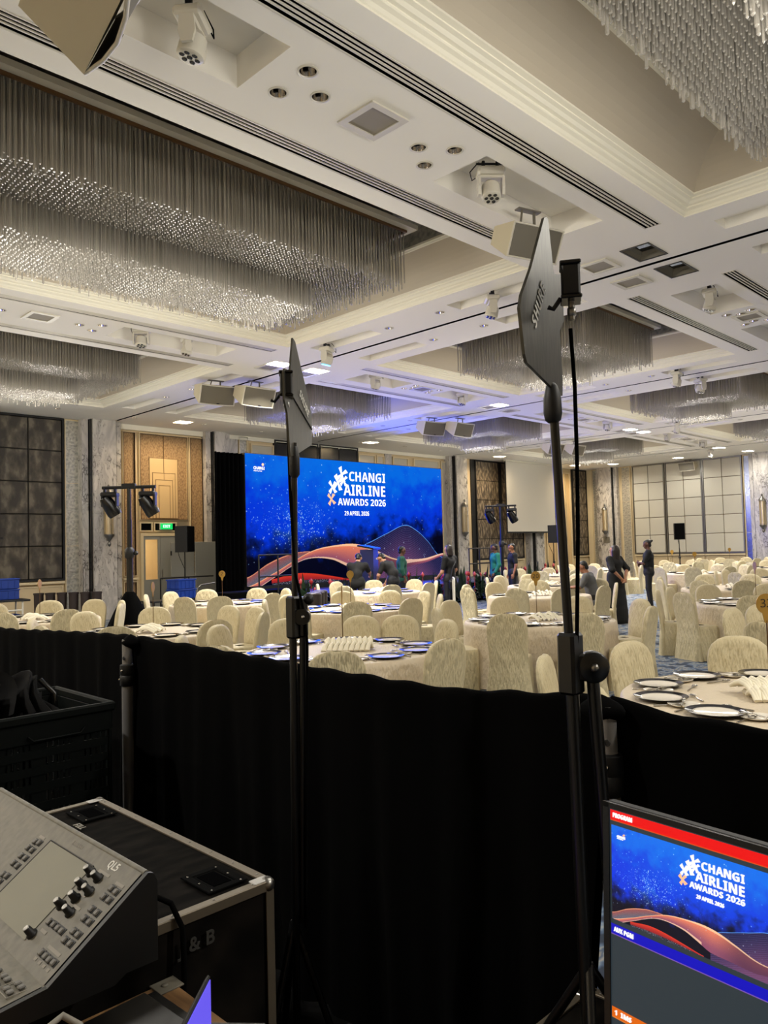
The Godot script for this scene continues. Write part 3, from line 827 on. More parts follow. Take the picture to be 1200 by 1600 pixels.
func sconce(side: String, a: float, d: float, label: String) -> void:
	var o := thing("wall_sconce", label, "wall light", V(a, 2.75, -20.06 + d) if side == "f" else V(34.4 - d, 2.75, a), 0.0 if side == "f" else -PI / 2, "ornate crystal sconces on the marble pillars")
	part(o, "back_plate", MB.new().cbox(V(0, 0, 0.03), V(0.10, 1.35, 0.05), 0.02), M.steel)
	var b := MB.new()
	b.surf(func(u, v2): return V(-cos(u * PI) * 0.13, -0.5 + v2, 0.05 + sin(u * PI) * 0.12), 10, 1)
	part(o, "crystal_shade", b, M.sconce_crystal)
	var lt := MB.new()
	for k in 6:
		for s in [-1, 1]:
			lt.tube([V(s * 0.125, -0.5 + k * 0.167, 0.06), V(0, -0.5 + k * 0.167 + 0.083, 0.172), V(-s * 0.125, -0.5 + (k + 1) * 0.167, 0.06)], 0.006, 5)
	part(o, "lattice", lt, M.sconce_metal)
	part(o, "finial", MB.new().lathe([V2(0, 0.82), V2(0.03, 0.8), V2(0.045, 0.74), V2(0.02, 0.7), V2(0.06, 0.64), V2(0.13, 0.56), V2(0.135, 0.5), V2(0.0, 0.5)], 12, V(0, 0, 0.09)), M.steel)
	part(o, "drop", MB.new().lathe([V2(0, -0.84), V2(0.035, -0.8), V2(0.05, -0.74), V2(0.02, -0.7), V2(0.07, -0.62), V2(0.135, -0.55), V2(0.135, -0.5), V2(0.0, -0.5)], 12, V(0, 0, 0.09)), M.steel)

func build_walls() -> void:
	struct("floor", MB.new().box(V(15.2, -0.1, -6.03), V(38.4, 0.2, 28.1)), M.carpet)
	var w := struct("wall_front")
	# slab with the exit doorway left open
	part(w, "slab", MB.new().box(V(3.23, 3.15, -20.16), V(14.46, 6.3, 0.2)).box(V(10.98, 4.25, -20.16), V(1.04, 4.1, 0.2)).box(V(23.0, 3.15, -20.16), V(23.0, 6.3, 0.2)), M.cream_paint)
	panel_bay(w, "f", 6.5, 8.2, M.dark_fabric, M.dark_joint)
	panel_bay(w, "f", 4.0, 6.3, M.dark_fabric, M.dark_joint)
	silver_strip(w, "f", 8.30, 8.68, M.silver_leaf)
	pillar(w, "f", 8.86, 9.50, 0.46)
	# exit bay
	for q in [[9.91, 10.23, 1.13, 5.08], [9.91, 10.23, 0.16, 0.92], [11.99, 12.40, 1.13, 5.08], [11.99, 12.40, 0.16, 0.92], [10.40, 11.87, 2.68, 5.08]]:
		wp(w, "fabric_panel", "f", q[0], q[1], q[2], q[3], 0.0, 0.02, M.tan_fabric)
		frame(w, "f", q[0], q[1], q[2], q[3], 0.035, 0.0, 0.07, M.cream_frame)
		frame(w, "f", q[0], q[1], q[2], q[3], 0.012, 0.0, 0.085, M.wood_edge, "panel_bead")
	wp(w, "dado_rail", "f", 9.85, 10.3, 1.0, 1.05, 0.0, 0.1, M.cream_frame)
	for k in 4:
		var s := 0.44 - 0.09 * k
		var top: float = 4.42 - [0.0, 0.42, 0.62, 0.78][k]
		wp(w, "motif_board", "f", 11.13 - s, 11.13 + s, 2.70, top, 0.02, 0.034 + k * 0.012, M.motif_panel)
		frame(w, "f", 11.13 - s, 11.13 + s, 2.71, top, 0.008, 0.02, 0.04 + k * 0.012, M.wood_edge, "motif_bead")
	wp(w, "panel_joint", "f", 11.126, 11.134, 3.6, 5.08, 0.02, 0.05, M.wood_edge)
	wp(w, "transom_pane", "f", 10.40, 10.72, 2.36, 2.56, 0.0, 0.03, M.black_gloss)
	wp(w, "transom_pane", "f", 10.83, 11.48, 2.36, 2.56, 0.0, 0.03, M.black_gloss)
	for q in [[10.40, 10.72], [10.83, 11.48]]:
		frame(w, "f", q[0], q[1], 2.36, 2.56, 0.03, 0.0, 0.06, M.cream_frame)
	wp(w, "cornice_band", "f", 9.7, 12.55, 5.16, CEIL, 0.0, 0.10, M.cornice)
	frame(w, "f", 10.46, 11.5, 0.0, 2.2, 0.08, 0.0, 0.08, M.cream_frame, "door_casing")
	pillar(w, "f", 12.62, 13.02, 0.40)
	# wall behind the video wall
	wp(w, "marble_panel", "f", 13.1, 13.66, 0.0, CEIL, 0.0, 0.06, M.marble)
	silver_strip(w, "f", 13.72, 14.0, M.silver_leaf)
	for q in [[14.2, 15.0], [18.85, 19.6], [20.6, 21.35], [21.75, 23.15], [23.35, 23.66], [19.75, 20.05]]:
		wp(w, "fabric_panel", "f", q[0], q[1], 1.13, 5.05, 0.0, 0.02, M.pale_panel)
		frame(w, "f", q[0], q[1], 1.13, 5.05, 0.05, 0.0, 0.07, M.cream_frame)
	panel_bay(w, "f", 15.1, 16.85, M.black_gloss, M.dark_joint)
	panel_bay(w, "f", 17.0, 18.7, M.marble_dark, M.dark_joint)
	wp(w, "marble_panel", "f", 20.15, 20.5, 0.0, CEIL, 0.0, 0.05, M.marble)
	wp(w, "cornice_band", "f", 13.1, 23.7, 5.18, CEIL, 0.0, 0.08, M.cornice)
	pillar(w, "f", 23.78, 24.45, 0.46)
	wp(w, "dark_reveal", "f", 25.2, 25.45, 0.0, CEIL, 0.0, 0.05, M.black)
	panel_bay(w, "f", 25.5, 27.05, M.bark_fabric, M.dark_joint)
	panel_bay(w, "f", 27.25, 28.75, M.bark_fabric, M.dark_joint)
	pillar(w, "f", 29.25, 29.85, 0.46)
	for q in [[30.75, 31.5], [32.1, 32.38], [32.45, 32.82]]:
		wp(w, "fabric_panel", "f", q[0], q[1], 0.16, 5.05, 0.0, 0.02, M.motif_panel)
		frame(w, "f", q[0], q[1], 0.16, 5.05, 0.05, 0.0, 0.07, M.cream_frame)
	panel_bay(w, "f", 33.1, 34.3, M.bark_fabric, M.dark_joint)
	sconce("f", 9.24, 0.46, "ornate crystal sconce on the marble pillar beside the exit door")
	sconce("f", 24.1, 0.46, "ornate crystal sconce on the marble pillar right of the video wall")
	sconce("f", 29.55, 0.46, "ornate crystal sconce on the pillar behind the projection screen")
	# exit door leaf with glass, and the lit service corridor behind
	var d := struct("door_1")
	d.position = V(10.46, 0, -20.02)
	var lf := MB.new()
	lf.box(V(0.03, 1.1, 0), V(0.06, 2.2, 0.045)).box(V(0.48, 1.1, 0), V(0.06, 2.2, 0.045)).box(V(0.255, 0.5, 0), V(0.39, 0.96, 0.045)).box(V(0.255, 2.15, 0), V(0.39, 0.1, 0.045)).box(V(0.78, 1.1, 0), V(0.52, 2.2, 0.045))
	part(d, "door_leaf", lf, M.bounce_grey)
	var pane := mat("door_glass", Color(0.9, 0.9, 0.85, 0.08), 0.03); pane.transparency = BaseMaterial3D.TRANSPARENCY_ALPHA
	part(d, "pane", MB.new().box(V(0.255, 1.54, 0), V(0.39, 1.12, 0.008)), pane)
	part(d, "door_handle", MB.new().rod(V(0.56, 0.95, 0.05), V(0.56, 1.25, 0.05), 0.014), M.steel)
	var co := struct("corridor")
	part(co, "corridor_wall", MB.new().box(V(11.0, 1.5, -22.3), V(3.2, 3.0, 0.1)).box(V(9.4, 1.5, -21.25), V(0.1, 3.0, 2.0)).box(V(12.6, 1.5, -21.25), V(0.1, 3.0, 2.0)).box(V(11.0, 2.95, -21.25), V(3.2, 0.1, 2.0)).box(V(11.0, -0.05, -21.25), V(3.2, 0.1, 2.0)), M.cream_paint)
	var cl := thing("corridor_lamp", "pair of bright vertical lamp tubes seen through the exit door glass", "lamp", V(11.1, 1.45, -21.9))
	part(cl, "lamp_tube", MB.new().rod(V(-0.14, -0.28, 0), V(-0.14, 0.28, 0), 0.022), M.lamp_glow)
	part(cl, "lamp_tube", MB.new().rod(V(0.14, -0.28, 0), V(0.14, 0.28, 0), 0.032), M.lamp_glow)
	part(cl, "stand", MB.new().lathe([V2(0.02, -0.4), V2(0.05, -0.36), V2(0.03, -0.3), V2(0.16, -0.29), V2(0.16, -0.27), V2(0, -0.27)], 12).rod(V(0, -1.45, 0), V(0, -0.4, 0), 0.02), M.black)
	area(V(11.1, 2.7, -21.3), Vector2(0.8, 0.6), Color(1.0, 0.90, 0.70), 5.0)
	var po := thing("poster", "blue poster above a white notice on the corridor wall", "poster", V(11.32, 1.85, -22.24))
	part(po, "print", MB.new().box(V(0, 0, 0), V(0.26, 0.62, 0.01)), mat("poster_blue", Color(0.12, 0.16, 0.38), 0.6))
	part(po, "figure_band", MB.new().ball(V(0.0, 0.05, 0.006), V(0.07, 0.16, 0.004)).ball(V(0.03, -0.15, 0.006), V(0.09, 0.1, 0.004)), mat("poster_pale", Color(0.65, 0.55, 0.55), 0.6))
	part(po, "notice", MB.new().box(V(0.0, -0.5, 0), V(0.2, 0.28, 0.008)), M.print_white)
	# exit sign: words on a lit green plate
	var ex := thing("exit_sign", "lit green EXIT sign above the service door", "exit sign", V(11.155, 2.475, -19.95))
	part(ex, "housing", MB.new().cbox(V(0, 0, -0.03), V(0.40, 0.19, 0.05), 0.01), M.white_metal)
	part(ex, "sign_plate", MB.new().box(V(0, 0, 0), V(0.38, 0.17, 0.012)), glow("exit_green", Color(0.05, 0.75, 0.35), 1.3))
	part(ex, "lettering", text("EXIT", 0.11, 0.006), glow("exit_white", Color(0.8, 1.0, 0.9), 1.6)).position = V(0, 0, 0.008)
	# free-standing grey boards before the door
	var bo := thing("folding_board", "grey two-leaf folding board standing in front of the exit door", "room divider", V(11.0, 0, -19.5))
	for k in 2:
		part(bo, "board_leaf", MB.new().cbox(V(0.39 + k * 0.76, 1.02, 0.02 * k), V(0.74, 1.98, 0.04), 0.008), M.bounce_grey)
	part(bo, "edge_post", MB.new().box(V(1.56, 1.0, -0.1), V(0.05, 2.0, 0.24)), M.steel)
	for k in 2: part(bo, "hinge", MB.new().box(V(0.02, 0.3 + k * 1.4, 0.03), V(0.03, 0.12, 0.03)), M.black)
	# side wall
	var r := struct("wall_right")
	part(r, "slab", MB.new().box(V(34.5, 3.15, -6.03), V(0.2, 6.3, 28.3)), M.cream_paint)
	silver_strip(r, "r", -19.62, -19.34, M.silver_leaf)
	wp(r, "cream_strip", "r", -19.95, -19.68, 0, CEIL, 0, 0.06, M.cream_frame)
	pillar(r, "r", -19.12, -18.46, 0.4)
	silver_strip(r, "r", -18.06, -17.64, M.silver_leaf)
	panel_bay(r, "r", -17.46, -15.98, M.pale_panel, M.wood_edge, 2, M.steel)
	panel_bay(r, "r", -15.84, -14.24, M.pale_panel, M.wood_edge, 2, M.steel)
	panel_bay(r, "r", -14.12, -12.50, M.pale_panel, M.wood_edge, 2, M.steel)
	silver_strip(r, "r", -12.38, -11.97, M.mirror_panel)
	pillar(r, "r", -11.88, -11.0, 0.4)
	for k in 3: panel_bay(r, "r", -10.6 + k * 1.8, -9.0 + k * 1.8, M.pale_panel, M.wood_edge, 2, M.steel)
	sconce("r", -18.8, 0.4, "ornate crystal sconce on the pillar in the far corner")
	sconce("r", -11.55, 0.4, "ornate crystal sconce on the pillar beside the blue mirrored strip")
	part(r, "pillar_plaque", wb(MB.new(), "r", -18.95, -18.62, 1.65, 1.95, 0.4, 0.41), M.grille_grey)
	# walls behind the camera
	struct("wall_left", MB.new().box(V(-4.1, 3.15, -6.03), V(0.2, 6.3, 28.3)), M.cream_paint)
	struct("wall_back", MB.new().box(V(15.2, 3.15, 8.1), V(38.6, 6.3, 0.2)), M.cream_paint)

func text(s: String, size: float, depth: float, bold := true) -> TextMesh:
	var f := SystemFont.new(); f.font_names = PackedStringArray(["Droid Sans"]); f.font_weight = 700 if bold else 400
	var m := TextMesh.new(); m.text = s; m.font = f; m.font_size = 32; m.pixel_size = size / 32.0; m.depth = depth
	m.curve_step = 2.0
	return m

func fit_text(parent: Node, s: String, x0: float, x1: float, y0: float, y1: float, z: float, m: Material, called := "lettering") -> void:
	var tm := text(s, 0.3, 0.05)
	var o := part(parent, called, tm, m)
	var bb := tm.get_aabb()
	var sx := (x1 - x0) / bb.size.x; var sy := (y1 - y0) / bb.size.y
	o.scale = V(sx, sy, 0.04)
	o.position = V(x0 - bb.position.x * sx, y0 - bb.position.y * sy, z)

func crv(pts: Array, u: float) -> float:
	# smooth curve v(u) through points
	if u <= pts[0][0]: return pts[0][1]
	for i in pts.size() - 1:
		if u <= pts[i + 1][0]:
			var t: float = (u - pts[i][0]) / (pts[i + 1][0] - pts[i][0])
			var p0: float = pts[maxi(i - 1, 0)][1]; var p3: float = pts[mini(i + 2, pts.size() - 1)][1]
			return cubic_interpolate(pts[i][1], pts[i + 1][1], p0, p3, t)
	return pts[-1][1]

func led_image(w: int, h: int) -> Image:
	var im := Image.create(w, h, false, Image.FORMAT_RGB8)
	var nz := FastNoiseLite.new(); nz.seed = 4; nz.frequency = 0.012; nz.fractal_octaves = 4
	var fine := FastNoiseLite.new(); fine.seed = 8; fine.frequency = 0.35
	var w1u := [[0.0, 0.93], [0.09, 0.831], [0.173, 0.771], [0.22, 0.753], [0.279, 0.751], [0.33, 0.775]]
	var w1l := [[0.0, 1.03], [0.053, 0.965], [0.107, 0.939], [0.181, 0.871], [0.229, 0.825], [0.298, 0.804], [0.379, 0.823], [0.441, 0.875], [0.53, 0.96], [0.6, 1.0]]
	var mu := [[0.0, 1.0], [0.12, 0.90], [0.22, 0.799], [0.299, 0.735], [0.38, 0.707], [0.466, 0.694], [0.531, 0.709], [0.60, 0.755], [0.70, 0.83], [0.778, 0.845], [0.881, 0.842], [1.0, 0.80]]
	var ml := [[0.0, 1.05], [0.12, 0.935], [0.229, 0.825], [0.298, 0.804], [0.379, 0.823], [0.441, 0.875], [0.50, 0.93], [0.60, 0.94], [0.70, 0.95], [0.8, 0.905], [0.9, 0.875], [1.0, 0.825]]
	var ru := [[0.10, 0.955], [0.199, 0.92], [0.276, 0.925], [0.377, 0.957], [0.47, 0.99]]
	var rl := [[0.10, 0.985], [0.208, 0.974], [0.336, 0.979], [0.47, 1.0]]
	var mo := [[0.5, 0.73], [0.554, 0.691], [0.66, 0.61], [0.771, 0.534], [0.846, 0.593], [0.91, 0.693], [0.962, 0.805], [1.0, 0.84]]
	for y in h:
		var v := float(y) / h
		for x in w:
			var u := float(x) / w
			var n := nz.get_noise_2d(x * 1024.0 / w, y * 1024.0 / w)
			var c := Color(0.02, 0.40, 0.88).lerp(Color(0.01, 0.20, 0.84), smoothstep(0.0, 0.45, v + n * 0.25))
			var cen := exp(-pow((u - 0.48) / 0.3, 2) - pow((v - 0.12) / 0.35, 2))
			c = c.lerp(Color(0.02, 0.45, 0.90), cen * 0.6)
			c = c.lerp(Color(0.01, 0.015, 0.10), smoothstep(0.48, 0.80, v + n * 0.18 - 0.06 * cos(u * 3.0)))
			var sp := exp(-pow((u - 0.22) / 0.11, 2) - pow((v - 0.53) / 0.15, 2))
			c = c.lerp(Color(0.25, 0.55, 0.95), sp * clampf(0.35 + n * 1.5, 0, 1) * 0.55)
			var f := fine.get_noise_2d(x, y)
			# mound of fine lines at the right
			var mv := crv(mo, u)
			if u > 0.5 and v > mv:
				var k := fmod((v - mv) * 60.0 + u * 8.0, 1.0)
				var mc := Color(0.10, 0.10, 0.26).lerp(Color(0.42, 0.24, 0.38), clampf((v - mv) * 3.0 - absf(u - 0.72) * 1.5 + f * 0.5, 0, 1))
				if k < 0.25: mc = mc.lerp(Color(0.45, 0.42, 0.6), 0.45)
				if v - mv < 0.006: mc = Color(0.35, 0.6, 0.95)
				c = mc
			var a := crv(w1u, u); var b := crv(w1l, u)
			if u < 0.33 and v > a and v < b:
				var t := (v - a) / maxf(b - a, 0.001)
				c = Color(0.62, 0.26, 0.24).lerp(Color(0.36, 0.34, 0.40), clampf(t * 1.5, 0, 1))
				c = c.lerp(Color(0.62, 0.58, 0.60), clampf(f * 1.4, 0, 0.7))
				if t < 0.08: c = Color(0.85, 0.55, 0.42)
			a = crv(mu, u); b = crv(ml, u)
			if v > a and v < b:
				var t := (v - a) / maxf(b - a, 0.001)
				var bright := 0.5 + 0.5 * cos(u * 6.0)
				c = Color(0.95, 0.52, 0.36).lerp(Color(0.55, 0.30, 0.40), clampf(t * 1.2 + f * 0.35, 0, 1))
				if u > 0.5: c = c.lerp(Color(0.30, 0.17, 0.27), smoothstep(0.5, 0.66, u) * (1.0 - smoothstep(0.74, 0.9, u)) * 0.75)
				if t < 0.10 or (t > 0.86 and u < 0.46): c = c.lerp(Color(1.0, 0.84, 0.66), 0.75)
				if u > 0.76 and t < 0.5: c = c.lerp(Color(1.0, 0.85, 0.74), 0.7)
			if u > 0.10 and u < 0.47:
				a = crv(ru, u); b = crv(rl, u)
				if v > a and v < b: c = Color(0.85, 0.22, 0.14).lerp(Color(0.55, 0.12, 0.16), (v - a) / maxf(b - a, 0.001))
				elif v >= b and f > 0.25: c = Color(0.75, 0.74, 0.8)
				elif v >= b: c = Color(0.06, 0.05, 0.10)
			im.set_pixel(x, y, c)
	var rg := RandomNumberGenerator.new(); rg.seed = 12
	for k in 900:
		var u := rg.randfn(0.21, 0.085) if k < 640 else rg.randf()
		var v := rg.randfn(0.52, 0.10) if k < 640 else rg.randf() * 0.85
		if u < 0 or u > 0.99 or v < 0 or v > 0.97: continue
		var r := pow(rg.randf(), 3.0) * 2.0 + 0.6
		var cc := Color(0.55, 0.8, 1.0).lerp(Color(1, 1, 1), rg.randf())
		for dy in range(-3, 4):
			for dx in range(-3, 4):
				var q := Vector2(dx, dy).length() / maxf(r, 0.5)
				if q > 2.2: continue
				var X := int(u * w) + dx; var Y := int(v * h) + dy
				if X < 0 or Y < 0 or X >= w or Y >= h: continue
				im.set_pixel(X, Y, im.get_pixel(X, Y).lerp(cc, clampf(exp(-q * q) * rg.randf_range(0.5, 1.0), 0, 1)))
	return im

func event_mark(parent: Node, X0: float, Y0: float, W: float, H: float, z: float, white: Material, warm: Material) -> void:
	# X0, Y0: top left of the picture; the words and the woven star mark sit at fractions of its size
	var fx := func(u): return X0 + u * W
	var fy := func(v): return Y0 - v * H
	fit_text(parent, "CHANGI", fx.call(0.469), fx.call(0.661), fy.call(0.166), fy.call(0.085), z, white)
	fit_text(parent, "AIRLINE", fx.call(0.440), fx.call(0.660), fy.call(0.288), fy.call(0.196), z, white)
	fit_text(parent, "AWARDS 2026", fx.call(0.410), fx.call(0.661), fy.call(0.374), fy.call(0.314), z, white)
	fit_text(parent, "29 APRIL 2026", fx.call(0.442), fx.call(0.569), fy.call(0.458), fy.call(0.420), z, white)
	fit_text(parent, "CHANGI", fx.call(0.034), fx.call(0.079), fy.call(0.118), fy.call(0.095), z, white, "small_lettering")
	fit_text(parent, "airport group", fx.call(0.034), fx.call(0.068), fy.call(0.134), fy.call(0.124), z, white, "small_lettering")
	part(parent, "small_mark", MB.new().ball(V(fx.call(0.072), fy.call(0.078), z), V(W * 0.005, W * 0.005, 0.002), 10, 6), warm)
	var b := MB.new(); var c := MB.new()
	var k := 0
	for s in [[0.432, 0.115, 0.052], [0.412, 0.185, 0.055], [0.440, 0.165, 0.04], [0.385, 0.225, 0.045], [0.378, 0.325, 0.042]]:
		for q in 2:
			var a := 0.55 + k * 0.12 + q * PI * 0.42
			var o := V(fx.call(s[0]), fy.call(s[1]), z + 0.0005 * q)
			var L: float = s[2] * W
			var t := c if k == 4 else b
			t.prism(PackedVector2Array([V2(-L * 0.95, -L * 0.30), V2(-L * 0.2, -L * 0.12), V2(L * 0.2, -L * 0.12), V2(L * 0.95, -L * 0.30), V2(L * 0.85, L * 0.22), V2(L * 0.2, L * 0.12), V2(-L * 0.2, L * 0.12), V2(-L * 0.85, L * 0.22)]), -0.001, 0.001, Transform3D(Basis(Vector3.BACK, a).scaled(V(0.62, 0.62, 1)), o))
		k += 1
	part(parent, "star_mark", b, white)
	part(parent, "star_mark", c, warm)

func build_stage() -> void:
	# platform
	var st := thing("stage_platform", "low stage platform with blue-grey top and black skirt under the video wall", "stage", V(16.72, 0, -17.1))
	part(st, "deck", MB.new().cbox(V(0, 0.585, 0), V(9.6, 0.05, 4.6), 0.01), M.stage_blue)
	part(st, "skirt", MB.new().box(V(0, 0.28, 2.27), V(9.56, 0.56, 0.03)).box(V(-4.77, 0.28, 0), V(0.03, 0.56, 4.56)).box(V(4.77, 0.28, 0), V(0.03, 0.56, 4.56)), M.black_drape)
	# video wall
	var led := thing("led_video_wall", "large blue video wall showing the awards title and glowing ribbons", "screen", V(11.9, 0.76, -17.1))
	var lm := mat("led_picture", Color(0.02, 0.02, 0.02), 0.5)
	var lim := led_image(1024, 456)
	var lt := ImageTexture.create_from_image(lim)
	lm.emission_enabled = true; lm.emission_texture = lt; lm.emission_energy_multiplier = LED_E; lm.emission = Color(1, 1, 1)
	lm.metallic_specular = 0.0; lm.roughness = 1.0
	lm.emission_operator = BaseMaterial3D.EMISSION_OP_MULTIPLY
	M.led_tex = lt
	part(led, "screen_face", MB.new().quad3(V(0, 0, 0), V(8.0, 0, 0), V(8.0, 3.57, 0), V(0, 3.57, 0)), lm)
	part(led, "back_frame", MB.new().box(V(4.0, 1.79, -0.09), V(8.02, 3.59, 0.16)), M.black)
	part(led, "support", MB.new().box(V(4.02, -0.075, -0.09), V(7.9, 0.14, 0.3)), M.black)
	event_mark(led, 0.0, 3.57, 8.0, 3.57, 0.006, glow("led_white", Color(1, 1, 1), LED_E * 1.15), glow("led_orange", Color(1.0, 0.76, 0.56), LED_E))
	area(V(15.9, 2.7, -17.0), Vector2(7.6, 3.2), Color(0.10, 0.30, 1.0), LED_L, Vector3.BACK)
	# black drape left of it
	var dr := MB.new()
	dr.surf(func(u, v2): return V(u * 0.9, v2 * 4.3, 0.05 * sin(u * 42.0) + 0.02 * sin(u * 17.0 + v2)), 60, 4)
	solo("stage_drape", dr, M.black_drape, "black pleated drape hanging left of the video wall", "drape", V(11.0, 0.02, -17.2))
	# guard rails
	for q in [[V(10.6, 0.0, -14.75), "left", 1.0], [V(19.8, 0.6, -15.9), "right", 1.0]]:
		var g := thing("stage_guard_rail", "black tubular guard rail at the %s end of the stage" % ("drape" if q[1] == "left" else "pillar"), "railing", q[0], 0.0, "guard rails on the stage")
		var hh: float = 1.6 if q[1] == "left" else 1.0
		part(g, "top_rail", MB.new().rod(V(0, hh, 0), V(1.1, hh, 0), 0.02), M.black)
		part(g, "mid_rail", MB.new().rod(V(0, hh - 0.5, 0), V(1.1, hh - 0.5, 0), 0.02), M.black)
		for k in 3: part(g, "post", MB.new().rod(V(k * 0.55, 0, 0), V(k * 0.55, hh, 0), 0.02), M.black)
	# lectern on the stage
	var le := thing("lectern", "blue lectern with slanted black top and microphones on the stage", "lectern", V(15.55, 0.61, -16.2), 0.5)
	part(le, "body", MB.new().prism(PackedVector2Array([V2(-0.26, 0), V2(0.26, 0), V2(0.24, 1.05), V2(-0.24, 1.05)]), -0.2, 0.2), M.podium_blue)
	part(le, "top", MB.new().cbox(V(0, 1.12, 0), V(0.74, 0.05, 0.5), 0.01, Basis(Vector3.RIGHT, 0.2)), M.black_gloss)
	part(le, "badge", MB.new().box(V(0.09, 0.78, 0.203), V(0.16, 0.05, 0.006)), M.print_white)
	for s in [-1, 1]: part(le, "microphone", MB.new().tube([V(s * 0.12, 1.13, -0.1), V(s * 0.10, 1.35, -0.12), V(s * 0.06, 1.45, -0.02)], 0.007, 6).ball(V(s * 0.06, 1.46, 0.0), V(0.014, 0.014, 0.03)), M.black)
	# plants along the stage front
	var pots := [[11.7, -14.35], [12.65, -14.3], [13.6, -14.35], [14.55, -14.3], [15.5, -14.35], [16.45, -14.3], [17.4, -14.35], [18.35, -14.3], [19.3, -14.35], [20.25, -14.3], [21.2, -14.4], [22.1, -14.6], [23.0, -14.9]]
	var srcs := []
	for i in pots.size():
		var lab: String = "leafy flower arrangement with red blooms on the floor along the stage skirt"
		if i < 4:
			var o := thing("flower_arrangement", lab, "plant", V(pots[i][0], 0, pots[i][1]), i * 1.3, "flower arrangements along the stage front")
			srcs.append(o)
			var rg := RandomNumberGenerator.new(); rg.seed = 100 + i
			var fo := MB.new()
			for k in 150:
				var a := rg.randf() * TAU; var rr := rg.randf_range(0.05, 0.42); var yy := rg.randf_range(0.05, 0.75) * (1.15 - rr)
				var c := V(cos(a) * rr, yy, sin(a) * rr * 0.6)
				var d := V(cos(a) * 0.7, rg.randf_range(-0.2, 0.9), sin(a) * 0.7).normalized()
				var sd := d.cross(V(rg.randf() - 0.5, 1, rg.randf() - 0.5)).normalized()
				var L := rg.randf_range(0.08, 0.16)
				var w := L * 0.28
				fo.quad(c, c + d * L * 0.5 + sd * w, c + d * L, c + d * L * 0.5 - sd * w)
			part(o, "foliage", fo, M.leaf if i % 2 == 0 else M.leaf_dark)
			for k in 6:
				var a := rg.randf() * TAU
				var top := V(cos(a) * rg.randf_range(0.1, 0.34), rg.randf_range(0.7, 1.15), sin(a) * 0.2)
				var lb := MB.new()
				var bs0 := V(cos(a) * 0.08, 0.2, sin(a) * 0.05)
				var side := (top - bs0).cross(V(0, 0, 1)).normalized()
				lb.surf(func(u, v2): return bs0.lerp(top, v2) + side * (u - 0.5) * 0.15 * sin(PI * minf(0.12 + v2 * 0.9, 1.0)) + V(0, 0, 0.03 * absf(u - 0.5)), 2, 6)
				part(o, "broad_leaf", lb, M.leaf_dark if k % 2 else M.leaf)
			for k in 3:
				var a := rg.randf() * TAU
				var p := V(cos(a) * 0.28, rg.randf_range(0.7, 0.95), sin(a) * 0.2)
				part(o, "red_bloom", MB.new().lathe([V2(0.0, -0.07), V2(0.035, -0.03), V2(0.05, 0.02), V2(0.02, 0.08), V2(0.0, 0.1)], 8, p).rod(p - V(0, 0.5, 0), p - V(0, 0.05, 0), 0.008, 5), M.flower_red if k < 2 else M.flower_pink)
		else: again(srcs[i % 4], V(pots[i][0], 0, pots[i][1]), i * 0.9, lab, "flower arrangements along the stage front")
	# projection screens
	var ps := thing("projection_screen", "large white projection screen with black border right of the stage", "projection screen", V(28.5, 0, -19.3))
	part(ps, "fabric", MB.new().box(V(0, 3.73, 0), V(3.66, 3.0, 0.02)), M.projection_white)
	part(ps, "border", MB.new().box(V(-1.86, 3.72, 0), V(0.06, 3.02, 0.024)).box(V(1.86, 3.72, 0), V(0.06, 3.02, 0.024)).box(V(0, 2.21, 0), V(3.78, 0.07, 0.03)), M.black)
	part(ps, "roller_case", MB.new().box(V(0, CEIL - 0.035, 0), V(3.8, 0.06, 0.12)), M.white_metal)
	var ps2 := thing("projection_screen", "projection screen with black border partly seen beside the dark wall panels", "projection screen", V(4.52, 0, -19.2))
	part(ps2, "fabric", MB.new().box(V(0, 3.75, 0), V(3.66, 3.08, 0.02)), M.projection_white)
	part(ps2, "border", MB.new().box(V(-1.86, 3.75, 0), V(0.06, 3.14, 0.024)).box(V(1.86, 3.7, 0), V(0.07, 3.2, 0.024)).box(V(0, 2.16, 0), V(3.9, 0.05, 0.03)), M.black)
	light_tree(V(6.28, 0, -12.5), -PI / 4, "black T-bar light stand under a black cloth beside the exit bay", true)
	light_tree(V(18.75, 0, -13.8), -0.9, "black T-bar light stand in front of the white projection screen", false)
	pole_speaker(V(10.5, 0, -17.86), 0.6, "black loudspeaker on a pole stand in front of the exit door")
	pole_speaker(V(25.6, 0, -16.4), 0.6, "black loudspeaker on a pole stand below the white projection screen")
	pole_speaker(V(31.3, 0, -14.0), -0.9, "black loudspeaker on a pole stand before the panelled side wall")
	# crates, bins, tables near the stage wall
	var tb := thing("folding_table", "folding table with white legs under blue crates by the dark wall panels", "table", V(5.5, 0, -17.9), -0.1)
	part(tb, "tabletop", MB.new().cbox(V(0, 0.76, 0), V(2.0, 0.04, 0.7), 0.01), M.black)
	for s in [-1, 1]:
		for q in [-1, 1]: part(tb, "leg", MB.new().rod(V(s * 0.85, 0, q * 0.28), V(s * 0.85, 0.74, q * 0.28), 0.02), M.white_metal)
	part(tb, "stretcher", MB.new().rod(V(-0.85, 0.55, 0.28), V(0.85, 0.55, 0.28), 0.018), M.white_metal)
	for q in [[5.41, 0.782, -17.9], [6.02, 0.782, -17.85], [5.41, 1.013, -17.9], [6.02, 1.013, -17.85]]:
		crate(V(q[0], q[1], q[2]), -0.1, "blue plastic crate in the double stack on the folding table", "blue crates by the dark wall")
	crate(V(6.0, 0, -17.8), -0.1, "lower blue plastic crate on the floor under the folding table", "")
	crate(V(6.0, 0.231, -17.8), -0.1, "upper blue plastic crate under the folding table", "")
	crate(V(9.45, 0.86, -16.25), 0.3, "upper blue plastic crate beside the pole loudspeaker", "")
